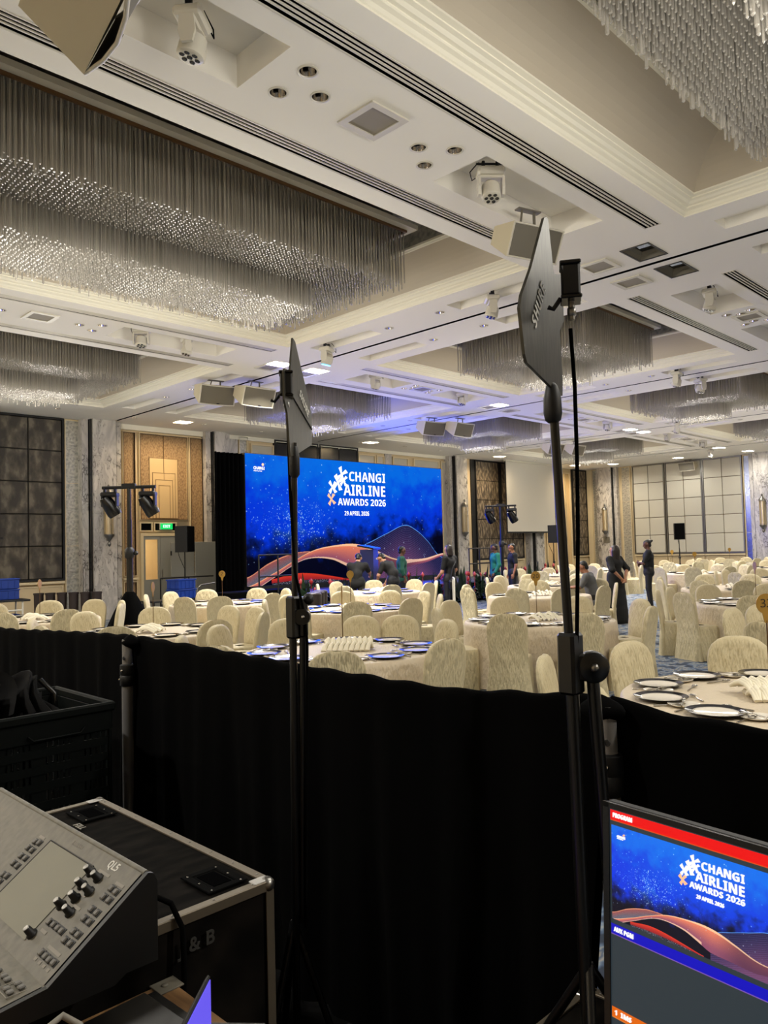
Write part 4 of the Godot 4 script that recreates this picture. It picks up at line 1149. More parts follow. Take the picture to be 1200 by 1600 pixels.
	crate(V(9.45, 0.63, -16.25), 0.25, "lower blue plastic crate beside the pole loudspeaker", "")
	var tr := thing("equipment_trolley", "low black trolley carrying the two blue crates by the exit door", "trolley", V(9.2, 0, -16.3), 0.1)
	part(tr, "shelf", MB.new().cbox(V(0, 0.61, 0), V(1.3, 0.04, 0.5), 0.01), M.black)
	part(tr, "handle", MB.new().tube([V(0.55, 0.6, 0.22), V(0.6, 0.85, 0.22), V(0.7, 0.93, 0.22), V(1.1, 0.96, 0.22)], 0.018, 8), M.steel)
	for s in [-1, 1]:
		for q in [-1, 1]: part(tr, "leg", MB.new().rod(V(s * 0.6, 0, q * 0.2), V(s * 0.6, 0.6, q * 0.2), 0.03), M.black)
	var cr := thing("clothes_rail", "black metal guard frame in front of the exit door", "railing", V(10.15, 0, -18.5))
	for k in 3: part(cr, "post", MB.new().rod(V([0.0, 0.72, 0.84][k], 0, 0), V([0.0, 0.72, 0.84][k], 1.05, 0), 0.02), M.black)
	part(cr, "top_rail", MB.new().rod(V(0, 1.05, 0), V(1.6, 1.05, 0), 0.02), M.black)
	part(cr, "low_rail", MB.new().rod(V(0, 0.35, 0), V(0.84, 0.35, 0), 0.02), M.black)
	var bt := thing("covered_table", "long side table under black cloth in front of the stage drape", "table", V(10.85, 0, -15.3))
	part(bt, "cloth", MB.new().cbox(V(0, 0.38, 0), V(1.9, 0.76, 0.7), 0.02), M.black_drape)
	for k in 6:
		var bx := thing("waste_bin", "dark brown plastic bin in the row before the marble pillar", "bin", V(7.2 + 0.2 * k, 0, -18.95 + 0.19 * k), 0, "brown bins by the marble pillar")
		part(bx, "body", MB.new().lathe([V2(0, 0), V2(0.10, 0), V2(0.118, 0.80), V2(0.108, 0.80), V2(0.09, 0.05), V2(0, 0.05)], 8), M.brown_plastic)
		part(bx, "rim", MB.new().lathe([V2(0.118, 0.79), V2(0.13, 0.79), V2(0.13, 0.83), V2(0.11, 0.83), V2(0.11, 0.8)], 8), M.brown_plastic)
	# coffee bins between plants (dark round boxes)
	for k in 3:
		solo("storage_box", MB.new().lathe([V2(0, 0), V2(0.14, 0), V2(0.15, 0.5), V2(0.15, 0.5), V2(0.155, 0.52), V2(0.13, 0.55), V2(0, 0.55)], 12), M.brown_plastic, "dark round box standing on the stage edge behind the chairs", "box", V(9.2 + k * 0.33, 0.35, -11.1 - k * 0.3), 0, "dark round boxes")
	var cart := thing("service_cart", "dark service table holding the round boxes", "cart", V(9.5, 0, -11.4), 0.75)
	part(cart, "top", MB.new().cbox(V(0, 0.33, 0), V(1.3, 0.04, 0.45), 0.01), M.black)
	for s in [-1, 1]: part(cart, "leg", MB.new().rod(V(s * 0.55, 0, 0), V(s * 0.55, 0.33, 0), 0.02), M.black)
	var hr := thing("hand_trolley", "white tubular trolley handle standing behind the chairs near the stage", "trolley", V(13.6, 0, -11.4), 0.75)
	part(hr, "handle", MB.new().tube([V(-0.32, 0.1, 0), V(-0.32, 0.9, 0), V(-0.27, 0.97, 0), V(0.27, 0.97, 0), V(0.32, 0.9, 0), V(0.32, 0.1, 0)], 0.016, 8), M.white_metal)
	part(hr, "bed", MB.new().cbox(V(0, 0.1, -0.35), V(0.62, 0.05, 0.8), 0.01), M.steel)

func light_tree(at: Vector3, turn: float, label: String, cloth: bool) -> void:
	var o := thing("light_stand", label, "light stand", at, turn)
	if cloth:
		part(o, "cloth_cover", MB.new().lathe([V2(0.46, 0.0), V2(0.45, 0.25), V2(0.40, 0.42), V2(0.25, 0.75), V2(0.10, 1.02), V2(0.065, 1.06)], 16, Vector3.ZERO, Basis(), func(p: Vector2, w: float) -> float: return p.x * (1.0 + 0.12 * sin(w * 4.0 + 0.6) + 0.05 * sin(w * 9.0))), M.black_drape)
	for k in 3:
		var w := TAU * k / 3
		part(o, "leg", MB.new().rod(V(0, 0.75, 0), V(cos(w) * 0.42, 0.02, sin(w) * 0.42), 0.018), M.black)
	part(o, "pole", MB.new().rod(V(0, 0.1, 0), V(0, 1.7, 0), 0.055, 12).rod(V(0, 1.7, 0), V(0, 2.3, 0), 0.042, 12).rod(V(0, 2.3, 0), V(0, 2.86, 0), 0.034, 12), M.stand_black)
	part(o, "collar", MB.new().lathe([V2(0.05, 1.62), V2(0.08, 1.66), V2(0.08, 1.78), V2(0.05, 1.82)], 12).ball(V(0.11, 1.72, 0), V(0.04, 0.04, 0.04)), M.black)
	part(o, "crossbar", MB.new().rod(V(-0.46, 2.86, 0), V(0.46, 2.86, 0), 0.028).cbox(V(0, 2.88, 0), V(0.24, 0.09, 0.08), 0.01), M.black)
	for s in [-1, 1]:
		var h := thing("stage_spotlight", "black moving spotlight clamped to the %s T-bar stand" % ("cloth-covered" if cloth else "uncovered"), "stage light", at + Basis(Vector3.UP, turn) * V(s * 0.33, 2.84, 0), turn, "spotlights on the %s light stand" % ("cloth-covered" if cloth else "uncovered"))
		for e in [-1, 1]: part(h, "clamp", MB.new().cbox(V(e * 0.09, -0.02, 0), V(0.04, 0.10, 0.05), 0.01), M.black)
		part(h, "base", MB.new().cbox(V(0, -0.10, 0), V(0.28, 0.08, 0.2), 0.02), M.black)
		part(h, "yoke", MB.new().cbox(V(-0.12, -0.21, 0), V(0.035, 0.2, 0.12), 0.01).cbox(V(0.12, -0.21, 0), V(0.035, 0.2, 0.12), 0.01), M.black)
		part(h, "lamp_head", MB.new().lathe([V2(0, 0.19), V2(0.09, 0.17), V2(0.115, 0.06), V2(0.125, -0.14), V2(0.11, -0.19), V2(0, -0.18)], 14, V(0.0, -0.30, 0), Basis(Vector3.FORWARD, -0.5) * Basis(Vector3.RIGHT, 0.25)), M.black_gloss)

func pole_speaker(at: Vector3, turn: float, label: String) -> void:
	var o := thing("stand_loudspeaker", label, "loudspeaker", at, turn)
	var b := MB.new().prism(PackedVector2Array([V2(-0.21, -0.17), V2(-0.15, 0.2), V2(0.15, 0.2), V2(0.21, -0.17)]), 0.0, 0.68, Transform3D(Basis(Vector3.RIGHT, -PI / 2) , V(0, 1.72, 0)))
	part(o, "cabinet", b, M.black)
	part(o, "grille", MB.new().cbox(V(0, 2.06, 0.18), V(0.40, 0.65, 0.02), 0.006), M.black_rubber)
	part(o, "pole", MB.new().rod(V(0, 0.25, 0), V(0, 1.1, 0), 0.02).rod(V(0, 1.1, 0), V(0, 1.72, 0), 0.017), M.stand_black)
	part(o, "collar", MB.new().cbox(V(0, 0.98, 0), V(0.09, 0.1, 0.09), 0.02), M.black)
	for k in 3:
		var w := TAU * k / 3 + 0.4
		part(o, "leg", MB.new().rod(V(0, 0.75, 0), V(cos(w) * 0.5, 0.015, sin(w) * 0.5), 0.014), M.stand_black)
	part(o, "cable", MB.new().tube([V(0, 1.78, -0.2), V(0.02, 1.6, -0.16), V(0.03, 1.3, -0.03), V(0.025, 0.4, -0.02)], 0.008, 6), M.black_rubber)

var cr0: Node3D
func crate(at: Vector3, turn: float, label: String, group: String) -> void:
	if cr0 != null:
		again(cr0, at, turn, label, group)
		return
	cr0 = thing("blue_crate", label, "crate", at, turn, group)
	var b := MB.new()
	b.cbox(V(0, 0.02, 0), V(0.54, 0.03, 0.36), 0.01)
	for s in [-1, 1]:
		b.cbox(V(0, 0.11, s * 0.18), V(0.56, 0.20, 0.015), 0.004); b.cbox(V(s * 0.28, 0.11, 0), V(0.015, 0.20, 0.36), 0.004)
	part(cr0, "body", b, M.blue_plastic)
	var rb := MB.new()
	for s in [-1, 1]:
		for k in 4: rb.box(V(-0.2 + k * 0.133, 0.10, s * 0.193), V(0.015, 0.17, 0.012))
		rb.box(V(s * 0.293, 0.10, -0.08), V(0.012, 0.17, 0.015)); rb.box(V(s * 0.293, 0.10, 0.08), V(0.012, 0.17, 0.015))
	part(cr0, "rib", rb, M.blue_plastic)
	var rm := MB.new()
	for s in [-1, 1]:
		rm.cbox(V(0, 0.213, s * 0.19), V(0.60, 0.03, 0.03), 0.006); rm.cbox(V(s * 0.29, 0.213, 0), V(0.03, 0.03, 0.38), 0.006)
	part(cr0, "rim", rm, M.blue_plastic)

var chair0: Node3D
func make_chair() -> Node3D:
	var o := thing("banquet_chair", "", "chair")
	var b := MB.new()
	var hs := [0.0, 0.12, 0.30, 0.44, 0.52, 0.66, 0.78, 0.84, 0.89, 0.93, 0.952, 0.96]
	var ws := [0.255, 0.245, 0.225, 0.212, 0.212, 0.222, 0.224, 0.215, 0.190, 0.143, 0.085, 0.0]
	var ts := [0.065, 0.055, 0.042, 0.034, 0.034, 0.036, 0.036, 0.035, 0.033, 0.028, 0.02, 0.0]
	b.surf(func(u, v2):
		var k: float = v2 * (hs.size() - 1); var i := mini(int(k), hs.size() - 2); var f := k - i
		var y: float = lerpf(hs[i], hs[i + 1], f); var w: float = lerpf(ws[i], ws[i + 1], f); var th: float = lerpf(ts[i], ts[i + 1], f)
		var a: float = u * TAU
		var cx := signf(cos(a)) * pow(absf(cos(a)), 0.55); var cz := signf(sin(a)) * pow(absf(sin(a)), 0.55)
		var fold := 0.012 * sin(a * 7.0 + 1.0) * clampf((0.40 - y) / 0.4, 0, 1)
		var lean := -0.03 + 0.075 * maxf(y - 0.42, 0.0) / 0.54 - 0.02 * cos(cx * 1.5) * (1.0 if y > 0.5 else 0.0)
		return V(cx * (w + fold), y, lean + cz * (th + fold)), 28, 22, true)
	part(o, "back_cover", b, M.chair_cloth)
	var s := MB.new()
	s.surf(func(u, v2):
		var a: float = u * TAU
		var cx := signf(cos(a)) * pow(absf(cos(a)), 0.4); var cz := signf(sin(a)) * pow(absf(sin(a)), 0.4)
		var y: float = [0.0, 0.15, 0.32, 0.43, 0.465, 0.475, 0.48, 0.48][int(round(v2 * 7))]
		var r: float = [1.06, 1.03, 1.0, 0.985, 0.96, 0.9, 0.5, 0.0][int(round(v2 * 7))]
		var fold := 1.0 + 0.03 * sin(a * 11.0) * clampf((0.42 - y) / 0.42, 0, 1)
		return V(cx * 0.225 * r * fold, y, -0.235 + cz * 0.20 * r * fold), 32, 7, true)
	part(o, "seat_cover", s, M.chair_cloth)
	return o

func table_mesh(ph: float) -> ArrayMesh:
	var b := MB.new()
	var R := 0.93
	var pr := [V2(0.985, 0.015), V2(0.97, 0.2), V2(0.955, 0.45), V2(0.945, 0.62), V2(0.938, 0.70), V2(0.93, 0.735), V2(0.915, 0.748), V2(0.90, 0.75), V2(0.0, 0.752)]
	b.lathe(pr, 72, Vector3.ZERO, Basis(), func(p: Vector2, w: float) -> float:
		var k := clampf((0.70 - p.y) / 0.7, 0, 1)
		return p.x + 0.055 * pow(k, 0.8) * (sin(w * 12.0 + ph + 0.8 * sin(w * 3.0)) + 0.4 * sin(w * 23.0 + ph * 2.0)) - (0.03 * k))
	return b.mesh()

var tm := []
var plate0: Node3D
var side0: Node3D
var fork0: Node3D
var spoon0: Node3D
var knife0: Node3D
var nap0: Node3D
func plate(at: Vector3, label: String, group: String) -> void:
	if plate0 == null:
		plate0 = thing("dinner_plate", label, "plate", at, 0, group)
		part(plate0, "rim", MB.new().lathe([V2(0.0, 0.002), V2(0.08, 0.002), V2(0.155, 0.022), V2(0.157, 0.025), V2(0.112, 0.016)], 28), M.plate_rim)
		part(plate0, "well", MB.new().lathe([V2(0.118, 0.0175), V2(0.105, 0.014), V2(0.0, 0.012)], 28), M.porcelain)
		return
	again(plate0, at, 0, label, group)
func side_plate(at: Vector3, label: String, group: String) -> void:
	if side0 == null:
		side0 = thing("side_plate", label, "plate", at, 0, group)
		part(side0, "dish", MB.new().lathe([V2(0.0, 0.0), V2(0.05, 0.0), V2(0.088, 0.013), V2(0.090, 0.016), V2(0.084, 0.014), V2(0.055, 0.006), V2(0.0, 0.005)], 22), M.porcelain)
		return
	again(side0, at, 0, label, group)
func cutlery(at: Vector3, turn: float, kind: String, label: String, group: String) -> void:
	var src = {"fork": fork0, "spoon": spoon0, "knife": knife0}[kind]
	if src != null:
		again(src, at, turn, label, group)
		return
	var o := thing(kind, label, kind, at, turn, group)
	part(o, "handle", MB.new().tube([V(0, 0.004, 0.10), V(0, 0.006, 0.02), V(0, 0.010, -0.03)], [0.006, 0.004, 0.003], 6), M.cutlery)
	var h := MB.new()
	if kind == "spoon": h.ball(V(0, 0.012, -0.055), V(0.021, 0.006, 0.032), 10, 6)
	elif kind == "knife": h.prism(PackedVector2Array([V2(-0.008, 0.03), V2(0.008, 0.03), V2(0.009, 0.1), V2(0.0, 0.13), V2(-0.008, 0.11)]), 0.004, 0.007, Transform3D(Basis(Vector3.RIGHT, -PI / 2), Vector3.ZERO))
	else:
		h.prism(PackedVector2Array([V2(-0.004, 0.03), V2(0.004, 0.03), V2(0.013, 0.055), V2(-0.013, 0.055)]), 0.008, 0.011, Transform3D(Basis(Vector3.RIGHT, -PI / 2), Vector3.ZERO))
		for k in 4: h.box(V(-0.011 + k * 0.0073, 0.012, -0.075), V(0.003, 0.003, 0.042))
	part(o, "head", h, M.cutlery)
	if kind == "fork": fork0 = o
	elif kind == "spoon": spoon0 = o
	else: knife0 = o
func napkin(at: Vector3, turn: float, label: String, group: String) -> void:
	if nap0 != null:
		again(nap0, at, turn, label, group)
		return
	nap0 = thing("folded_napkin", label, "napkin", at, turn, group)
	var b := MB.new()
	for k in 3:
		b.tube([V(-0.10 + 0.004 * k, 0.012, k * 0.012 - 0.012), V(-0.05, 0.045 + 0.008 * k, k * 0.012 - 0.012), V(0.0, 0.052 + 0.01 * k, k * 0.011 - 0.011), V(0.05, 0.038, k * 0.012 - 0.012), V(0.10, 0.014, k * 0.014 - 0.014)], [0.012, 0.015, 0.016, 0.015, 0.011], 7)
	part(nap0, "roll", b, M.napkin)
func napkin_heap(at: Vector3, turn: float, label: String, group: String) -> void:
	var o := thing("napkin_heap", label, "napkin", at, turn, group)
	for k in 7:
		var b := MB.new()
		b.surf(func(u, v2): return V(-0.16 + k * 0.052 + 0.05 * (u - 0.5), 0.055 * sin(PI * v2) * (1.0 + 0.4 * sin(k * 2.1)) + 0.03 * sin(PI * u) + 0.004, (v2 - 0.5) * 0.26 + 0.02 * sin(k * 1.7)), 4, 6)
		part(o, "napkin_fold", b, M.napkin)
var sign_n := 0
func number_sign(at: Vector3, turn: float, num: String, label: String, group := "") -> void:
	var o := thing("table_number_sign", label, "table number", at, turn, group)
	part(o, "foot", MB.new().lathe([V2(0.0, 0.012), V2(0.03, 0.010), V2(0.055, 0.004), V2(0.058, 0.0)], 16), M.rod_brass)
	part(o, "rod", MB.new().rod(V(0, 0.005, 0), V(0, 0.43, 0), 0.0045, 6), M.rod_brass)
	var poly := PackedVector2Array()
	for k in 25:
		var a := -PI * 0.5 + 0.42 + (TAU - 0.84) * k / 24.0
		poly.append(V2(cos(a) * 0.062, 0.535 + sin(a) * 0.064))
	poly.append(V2(-0.012, 0.415)); poly.append(V2(0.012, 0.415))
	part(o, "card", MB.new().prism(poly, -0.003, 0.003), M.gold_card)
	if num != "":
		var t := part(o, "number", text(num, 0.07 if num.length() > 1 else 0.085, 0.002, false), M.ink)
		t.position = V(0, 0.537, 0.0045)

func seat_at(p: Vector2, c: Vector2, label: String, group: String, twist := 0.0) -> void:
	var d := (c - p).normalized()
	again(chair0, V(p.x, 0, p.y), atan2(-d.x, -d.y) + twist, label, group)

func build_dining() -> void:
	chair0 = make_chair()
	for k in 3: tm.append(table_mesh(k * 2.1))
	var T := [
		{"n": "33", "d": "beside the monitor with card 33", "c": V2(4.95, -1.62), "lv": 3, "ch": [V2(4.42, -2.9), V2(5.36, -2.78), V2(6.05, -2.28), V2(6.30, -1.45), V2(3.75, -2.2), V2(5.7, -0.45), V2(4.7, -0.25)]},
		{"n": "", "d": "beyond the lower antenna stand", "c": V2(4.85, -5.45), "lv": 3, "ch": [V2(3.76, -4.30), V2(4.74, -4.10), V2(5.98, -5.15), V2(6.1, -5.9), V2(5.84, -6.25), V2(5.20, -6.72), V2(4.40, -6.80), V2(3.66, -6.25), V2(3.45, -5.3)]},
		{"n": "20", "d": "behind the taller antenna with card 20", "c": V2(8.2, -5.5), "lv": 2, "ch": [V2(6.84, -5.0), V2(7.3, -4.35), V2(8.36, -4.13), V2(9.35, -4.75), V2(9.52, -5.75), V2(8.99, -6.60), V2(8.14, -6.87), V2(7.0, -6.1)]},
		{"n": "", "d": "behind the post by the basket", "c": V2(4.65, -8.75), "lv": 2, "ch": [V2(5.36, -9.95), V2(6.01, -9.12), V2(6.02, -8.5), V2(5.55, -7.70), V2(4.70, -7.40), V2(3.72, -7.72), V2(3.29, -8.5), V2(4.45, -10.10), V2(3.6, -9.6)]},
		{"n": "", "d": "in front of the brown bins", "c": V2(4.55, -12.1), "lv": 2, "ch": [V2(4.39, -13.40), V2(5.22, -13.27), V2(5.75, -12.75), V2(5.85, -12.0), V2(5.45, -11.2), V2(4.50, -10.86), V2(3.75, -11.1), V2(3.3, -12.0), V2(3.6, -13.0)]},
		{"n": "", "d": "in line with the lectern", "c": V2(8.25, -9.05), "lv": 2, "ch": [V2(8.06, -10.35), V2(9.08, -10.15), V2(9.58, -9.5), V2(9.60, -8.72), V2(9.11, -7.95), V2(8.23, -7.74), V2(7.41, -8.0), V2(6.95, -8.75), V2(7.1, -9.7)]},
		{"n": "2", "d": "facing the exit door with card 2", "c": V2(8.0, -12.35), "lv": 2, "ch": [V2(8.20, -11.06), V2(7.25, -11.22), V2(6.85, -11.65), V2(6.95, -13.15), V2(7.71, -13.62), V2(8.45, -13.55), V2(9.2, -12.9), V2(9.3, -12.1)]},
		{"n": "", "d": "nearest the flower arrangements", "c": V2(11.75, -12.0), "lv": 1, "ch": [V2(10.81, -12.86), V2(11.73, -13.3), V2(12.55, -12.95), V2(13.05, -12.13), V2(12.72, -11.2), V2(11.94, -10.72), V2(11.09, -10.94), V2(10.45, -11.6)]},
		{"n": "", "d": "where the man in grey sits", "c": V2(12.1, -8.1), "lv": 1, "ch": [V2(10.79, -8.7), V2(11.6, -9.37), V2(12.5, -9.4), V2(13.3, -8.9), V2(10.85, -7.7), V2(11.16, -7.0), V2(12.0, -6.75), V2(12.9, -7.0)]},
		{"n": "", "d": "right of the aisle", "c": V2(11.95, -4.15), "lv": 2, "ch": [V2(10.81, -4.78), V2(11.22, -5.36), V2(11.95, -5.49), V2(12.78, -5.25), V2(10.55, -3.75), V2(13.3, -4.5), V2(11.4, -2.9)]},
		{"n": "", "d": "beyond the seated man", "c": V2(15.2, -9.9), "lv": 1, "ch": [V2(15.18, -11.25), V2(14.24, -10.9), V2(16.0, -11.0), V2(13.95, -9.6), V2(14.5, -8.75), V2(16.4, -9.9)]},
		{"n": "", "d": "across from the standing woman", "c": V2(15.35, -5.85), "lv": 1, "ch": [V2(14.27, -6.75), V2(15.2, -7.2), V2(16.4, -6.8), V2(14.03, -5.9), V2(14.2, -5.2), V2(16.7, -6.0), V2(15.0, -4.5)]},
		{"n": "", "d": "with a tilted chair near the aisle", "c": V2(8.5, -1.9), "lv": 1, "ch": [V2(8.5, -3.22), V2(7.3, -2.5), V2(9.15, -3.15), V2(9.75, -2.4), V2(7.15, -1.7)]},
		{"n": "", "d": "behind the standing man", "c": V2(21.9, -9.3), "lv": 1, "sg": 1, "ch": []},
		{"n": "", "d": "beside the standing couple", "c": V2(19.3, -12.4), "lv": 1, "ch": []},
		{"n": "", "d": "before the far pole loudspeaker", "c": V2(27.0, -12.3), "lv": 1, "sg": 1, "ch": []},
		{"n": "", "d": "along the panelled wall", "c": V2(30.5, -11.6), "lv": 1, "sg": 1, "ch": []},
		{"n": "", "d": "towards the blue mirrored strip", "c": V2(26.2, -8.4), "lv": 1, "ch": []},
		{"n": "", "d": "next to the blue mirrored strip", "c": V2(29.6, -8.2), "lv": 1, "ch": []},
		{"n": "", "d": "one row past the aisle", "c": V2(18.9, -6.1), "lv": 1, "ch": []},
		{"n": "", "d": "two rows past the aisle", "c": V2(22.4, -5.9), "lv": 0, "ch": []},
		{"n": "", "d": "in the corner of the room", "c": V2(23.4, -13.2), "lv": 1, "ch": []},
	]
	var first := true
	var ti := 0
	for t in T:
		var c: Vector2 = t.c
		var tb := thing("round_banquet_table", "round table under a cream cloth %s" % t.d, "table", V(c.x, 0, c.y), ti * 1.1)
		part(tb, "tablecloth", tm[ti % 3], M.table_cloth)
		part(tb, "pedestal", MB.new().lathe([V2(0.0, 0.0), V2(0.35, 0.0), V2(0.32, 0.03), V2(0.06, 0.06), V2(0.05, 0.72), V2(0, 0.72)], 12), M.steel)
		var chs: Array = t.ch
		if chs.is_empty():
			for k in 9: chs.append(c + Vector2.from_angle(TAU * k / 9.0 + ti * 0.7) * 1.36)
		var cl := "cream covered banquet chair at the table %s" % t.d
		var cg := "chairs at the round table %s" % t.d
		var kk := 0
		for p in chs:
			if first:
				first = false
				var d := (c - (p as Vector2)).normalized()
				chair0.position = V(p.x, 0, p.y); chair0.rotation.y = atan2(-d.x, -d.y)
				tag(chair0, cl, "chair", cg)
			else: seat_at(p, c, cl, cg, 0.16 * sin(kk * 2.3 + ti))
			kk += 1
		var lv: int = t.lv
		var y := 0.752
		var n := 10
		for k in n:
			if lv == 0: break
			if lv == 1 and k % 2 == 1: continue
			var a := TAU * k / n + ti * 0.35 + 0.15
			var e := Vector2.from_angle(a); var tn := Vector2(-e.y, e.x)
			var p := c + e * 0.73
			plate(V(p.x, y, p.y), "dark-rimmed dinner plate on the table %s" % t.d, "dinner plates on the table %s" % t.d)
			if lv >= 2:
				var q := c + e * 0.66 + tn * 0.235
				side_plate(V(q.x, y, q.y), "small white side plate on the table %s" % t.d, "side plates on the table %s" % t.d)
				var rot := atan2(e.x, e.y)
				var f := c + e * 0.74 + tn * 0.175
				cutlery(V(f.x, y, f.y), rot, "fork", "steel fork beside a plate on the table %s" % t.d, "forks on the table %s" % t.d)
				var g := c + e * 0.74 - tn * 0.18
				cutlery(V(g.x, y, g.y), rot, "spoon", "steel spoon beside a plate on the table %s" % t.d, "spoons on the table %s" % t.d)
				if lv == 3:
					var h := c + e * 0.52
					cutlery(V(h.x, y, h.y), rot + PI / 2, "spoon", "dessert spoon above a plate on the table %s" % t.d, "dessert spoons on the table %s" % t.d)
					var kf := c + e * 0.66 + tn * 0.24
					cutlery(V(kf.x, y + 0.016, kf.y), rot + 0.5, "knife", "butter knife on a side plate on the table %s" % t.d, "butter knives on the table %s" % t.d)
		if t.n != "" or lv >= 2 or t.has("sg"):
			var turn := -0.785 if t.n != "" or t.has("sg") else 0.75
			if t.d.contains("lectern"): turn = -0.3
			var sgp := c + (V2(0.17, -0.13) if t.n == "33" else V2(0.10, -0.10))
			var num: String = t.n
			number_sign(V(sgp.x, y, sgp.y), turn, num, "gold teardrop card on a rod on the table %s" % t.d)
		if lv == 3:
			var base := c + (V2(-0.04, 0.02) if t.n == "33" else V2(0.02, 0.06))
			for r in 2:
				for k in 9:
					var pp := base + Vector2(0.707, 0.707) * ((k - 4) * 0.05) + Vector2(0.707, -0.707) * (0.10 - r * 0.14)
					napkin(V(pp.x, y + 0.03 * (1 - r), pp.y), 0.785 + (0.15 if r == 0 else -0.2), "rolled white napkin on the table %s" % t.d, "rolled napkins on the table %s" % t.d)
			solo("napkin_basket", MB.new().cbox(V(0, 0.016, 0), V(0.16, 0.03, 0.36), 0.01), M.napkin, "tray under the rolled napkins on the table %s" % t.d, "tray", V(base.x + 0.06, y - 0.001, base.y - 0.06), 0.785)
		elif lv > 0:
			napkin_heap(V(c.x - 0.06, y, c.y + 0.1), 0.785 + ti, "heap of white napkins on the table %s" % t.d, "")
		ti += 1

func nets(mb: MB, caps: Array, cell: float, k: float) -> MB:
	# smooth union of tapered capsules [a, b, ra, rb], meshed as surface nets
	var lo := Vector3.INF; var hi := -Vector3.INF
	for c in caps:
		var r: float = maxf(c[2], c[3]) + cell * 3.0
		lo = lo.min((c[0] as Vector3).min(c[1]) - Vector3.ONE * r); hi = hi.max((c[0] as Vector3).max(c[1]) + Vector3.ONE * r)
	var nx := int((hi.x - lo.x) / cell) + 2; var ny := int((hi.y - lo.y) / cell) + 2; var nz := int((hi.z - lo.z) / cell) + 2
	var F := PackedFloat32Array(); F.resize(nx * ny * nz); F.fill(1.0)
	for c in caps:
		var a: Vector3 = c[0]; var b: Vector3 = c[1]; var ra: float = c[2]; var rb: float = c[3]
		var rr := maxf(ra, rb) + cell * 2.5 + k
		var l0 := (a.min(b) - Vector3.ONE * rr - lo) / cell; var h0 := (a.max(b) + Vector3.ONE * rr - lo) / cell
		var ab := b - a; var L2 := maxf(ab.length_squared(), 1e-9)
		for iy in range(maxi(int(l0.y), 0), mini(int(h0.y) + 1, ny)):
			for iz in range(maxi(int(l0.z), 0), mini(int(h0.z) + 1, nz)):
				for ix in range(maxi(int(l0.x), 0), mini(int(h0.x) + 1, nx)):
					var p := lo + Vector3(ix, iy, iz) * cell
					var t := clampf((p - a).dot(ab) / L2, 0.0, 1.0)
					var d := p.distance_to(a + ab * t) - lerpf(ra, rb, t)
					var q := (iy * nz + iz) * nx + ix
					var f := F[q]
					var h := maxf(k - absf(f - d), 0.0) / k
					F[q] = minf(f, d) - h * h * k * 0.25
	var vid := {}
	var P := []; var N := []
	var sx := 1; var sz := nx; var sy := nx * nz
	for iy in ny - 1:
		for iz in nz - 1:
			for ix in nx - 1:
				var q := iy * sy + iz * sz + ix
				var m := 0
				var f := [F[q], F[q + sx], F[q + sz], F[q + sx + sz], F[q + sy], F[q + sy + sx], F[q + sy + sz], F[q + sy + sx + sz]]
				for e in 8:
					if f[e] < 0.0: m += 1
				if m == 0 or m == 8: continue
				var s := Vector3.ZERO; var n := 0
				for e in [[0, 1], [2, 3], [4, 5], [6, 7], [0, 2], [1, 3], [4, 6], [5, 7], [0, 4], [1, 5], [2, 6], [3, 7]]:
					var fa: float = f[e[0]]; var fb: float = f[e[1]]
					if (fa < 0.0) == (fb < 0.0): continue
					var t := fa / (fa - fb)
					var pa := Vector3(e[0] & 1, e[0] >> 2, (e[0] >> 1) & 1); var pb := Vector3(e[1] & 1, e[1] >> 2, (e[1] >> 1) & 1)
					s += pa.lerp(pb, t); n += 1
				vid[q] = P.size()
				P.append(lo + (Vector3(ix, iy, iz) + s / n) * cell)
				N.append(Vector3(f[1] + f[3] + f[5] + f[7] - f[0] - f[2] - f[4] - f[6], f[4] + f[5] + f[6] + f[7] - f[0] - f[1] - f[2] - f[3], f[2] + f[3] + f[6] + f[7] - f[0] - f[1] - f[4] - f[5]).normalized())
	for q in vid:
		for ax in [[sx, sy, sz], [sy, sz, sx], [sz, sx, sy]]:
			var a: float = F[q]; var b: float = F[q + ax[0]]
			if (a < 0.0) == (b < 0.0): continue
			var q1: int = q - ax[1]; var q2: int = q - ax[1] - ax[2]; var q3: int = q - ax[2]
			if not (vid.has(q1) and vid.has(q2) and vid.has(q3)): continue
			var i: int = vid[q]; var j: int = vid[q1]; var l: int = vid[q2]; var o: int = vid[q3]
			mb.tri(P[i], P[j], P[l], N[i], N[j], N[l]); mb.tri(P[i], P[l], P[o], N[i], N[l], N[o])
	return mb

func hand_caps(w: Vector3, d: Vector3, side: Vector3) -> Array:
	# wrist, direction of the fingers, direction of the thumb
	var n := d.cross(side).normalized()
	var out := [[w, w + d * 0.075, 0.022, 0.024], [w + d * 0.03 + side * 0.014, w + d * 0.085 + side * 0.024, 0.014, 0.012], [w + d * 0.03 - side * 0.014, w + d * 0.08 - side * 0.024, 0.014, 0.012]]
	var ln := [0.070, 0.080, 0.074, 0.058]
	for k in 4:
		var o := side * (0.027 - k * 0.018)
		var r0: Vector3 = w + d * 0.085 + o
		var r1: Vector3 = r0 + (d * 0.9 + n * 0.25).normalized() * ln[k] * 0.5
		out.append([w + d * 0.05 + o * 0.8, r0, 0.010, 0.0095]); out.append([r0, r1, 0.0092, 0.0085]); out.append([r1, r1 + (d * 0.6 + n * 0.6).normalized() * ln[k] * 0.5, 0.0085, 0.0075])
	var th: Vector3 = w + d * 0.03 + side * 0.026
	out.append([w + d * 0.02 + side * 0.01, th + side * 0.016 + d * 0.01, 0.014, 0.011]); out.append([th + side * 0.016 + d * 0.01, th + side * 0.026 + d * 0.05, 0.0105, 0.009])
	return out

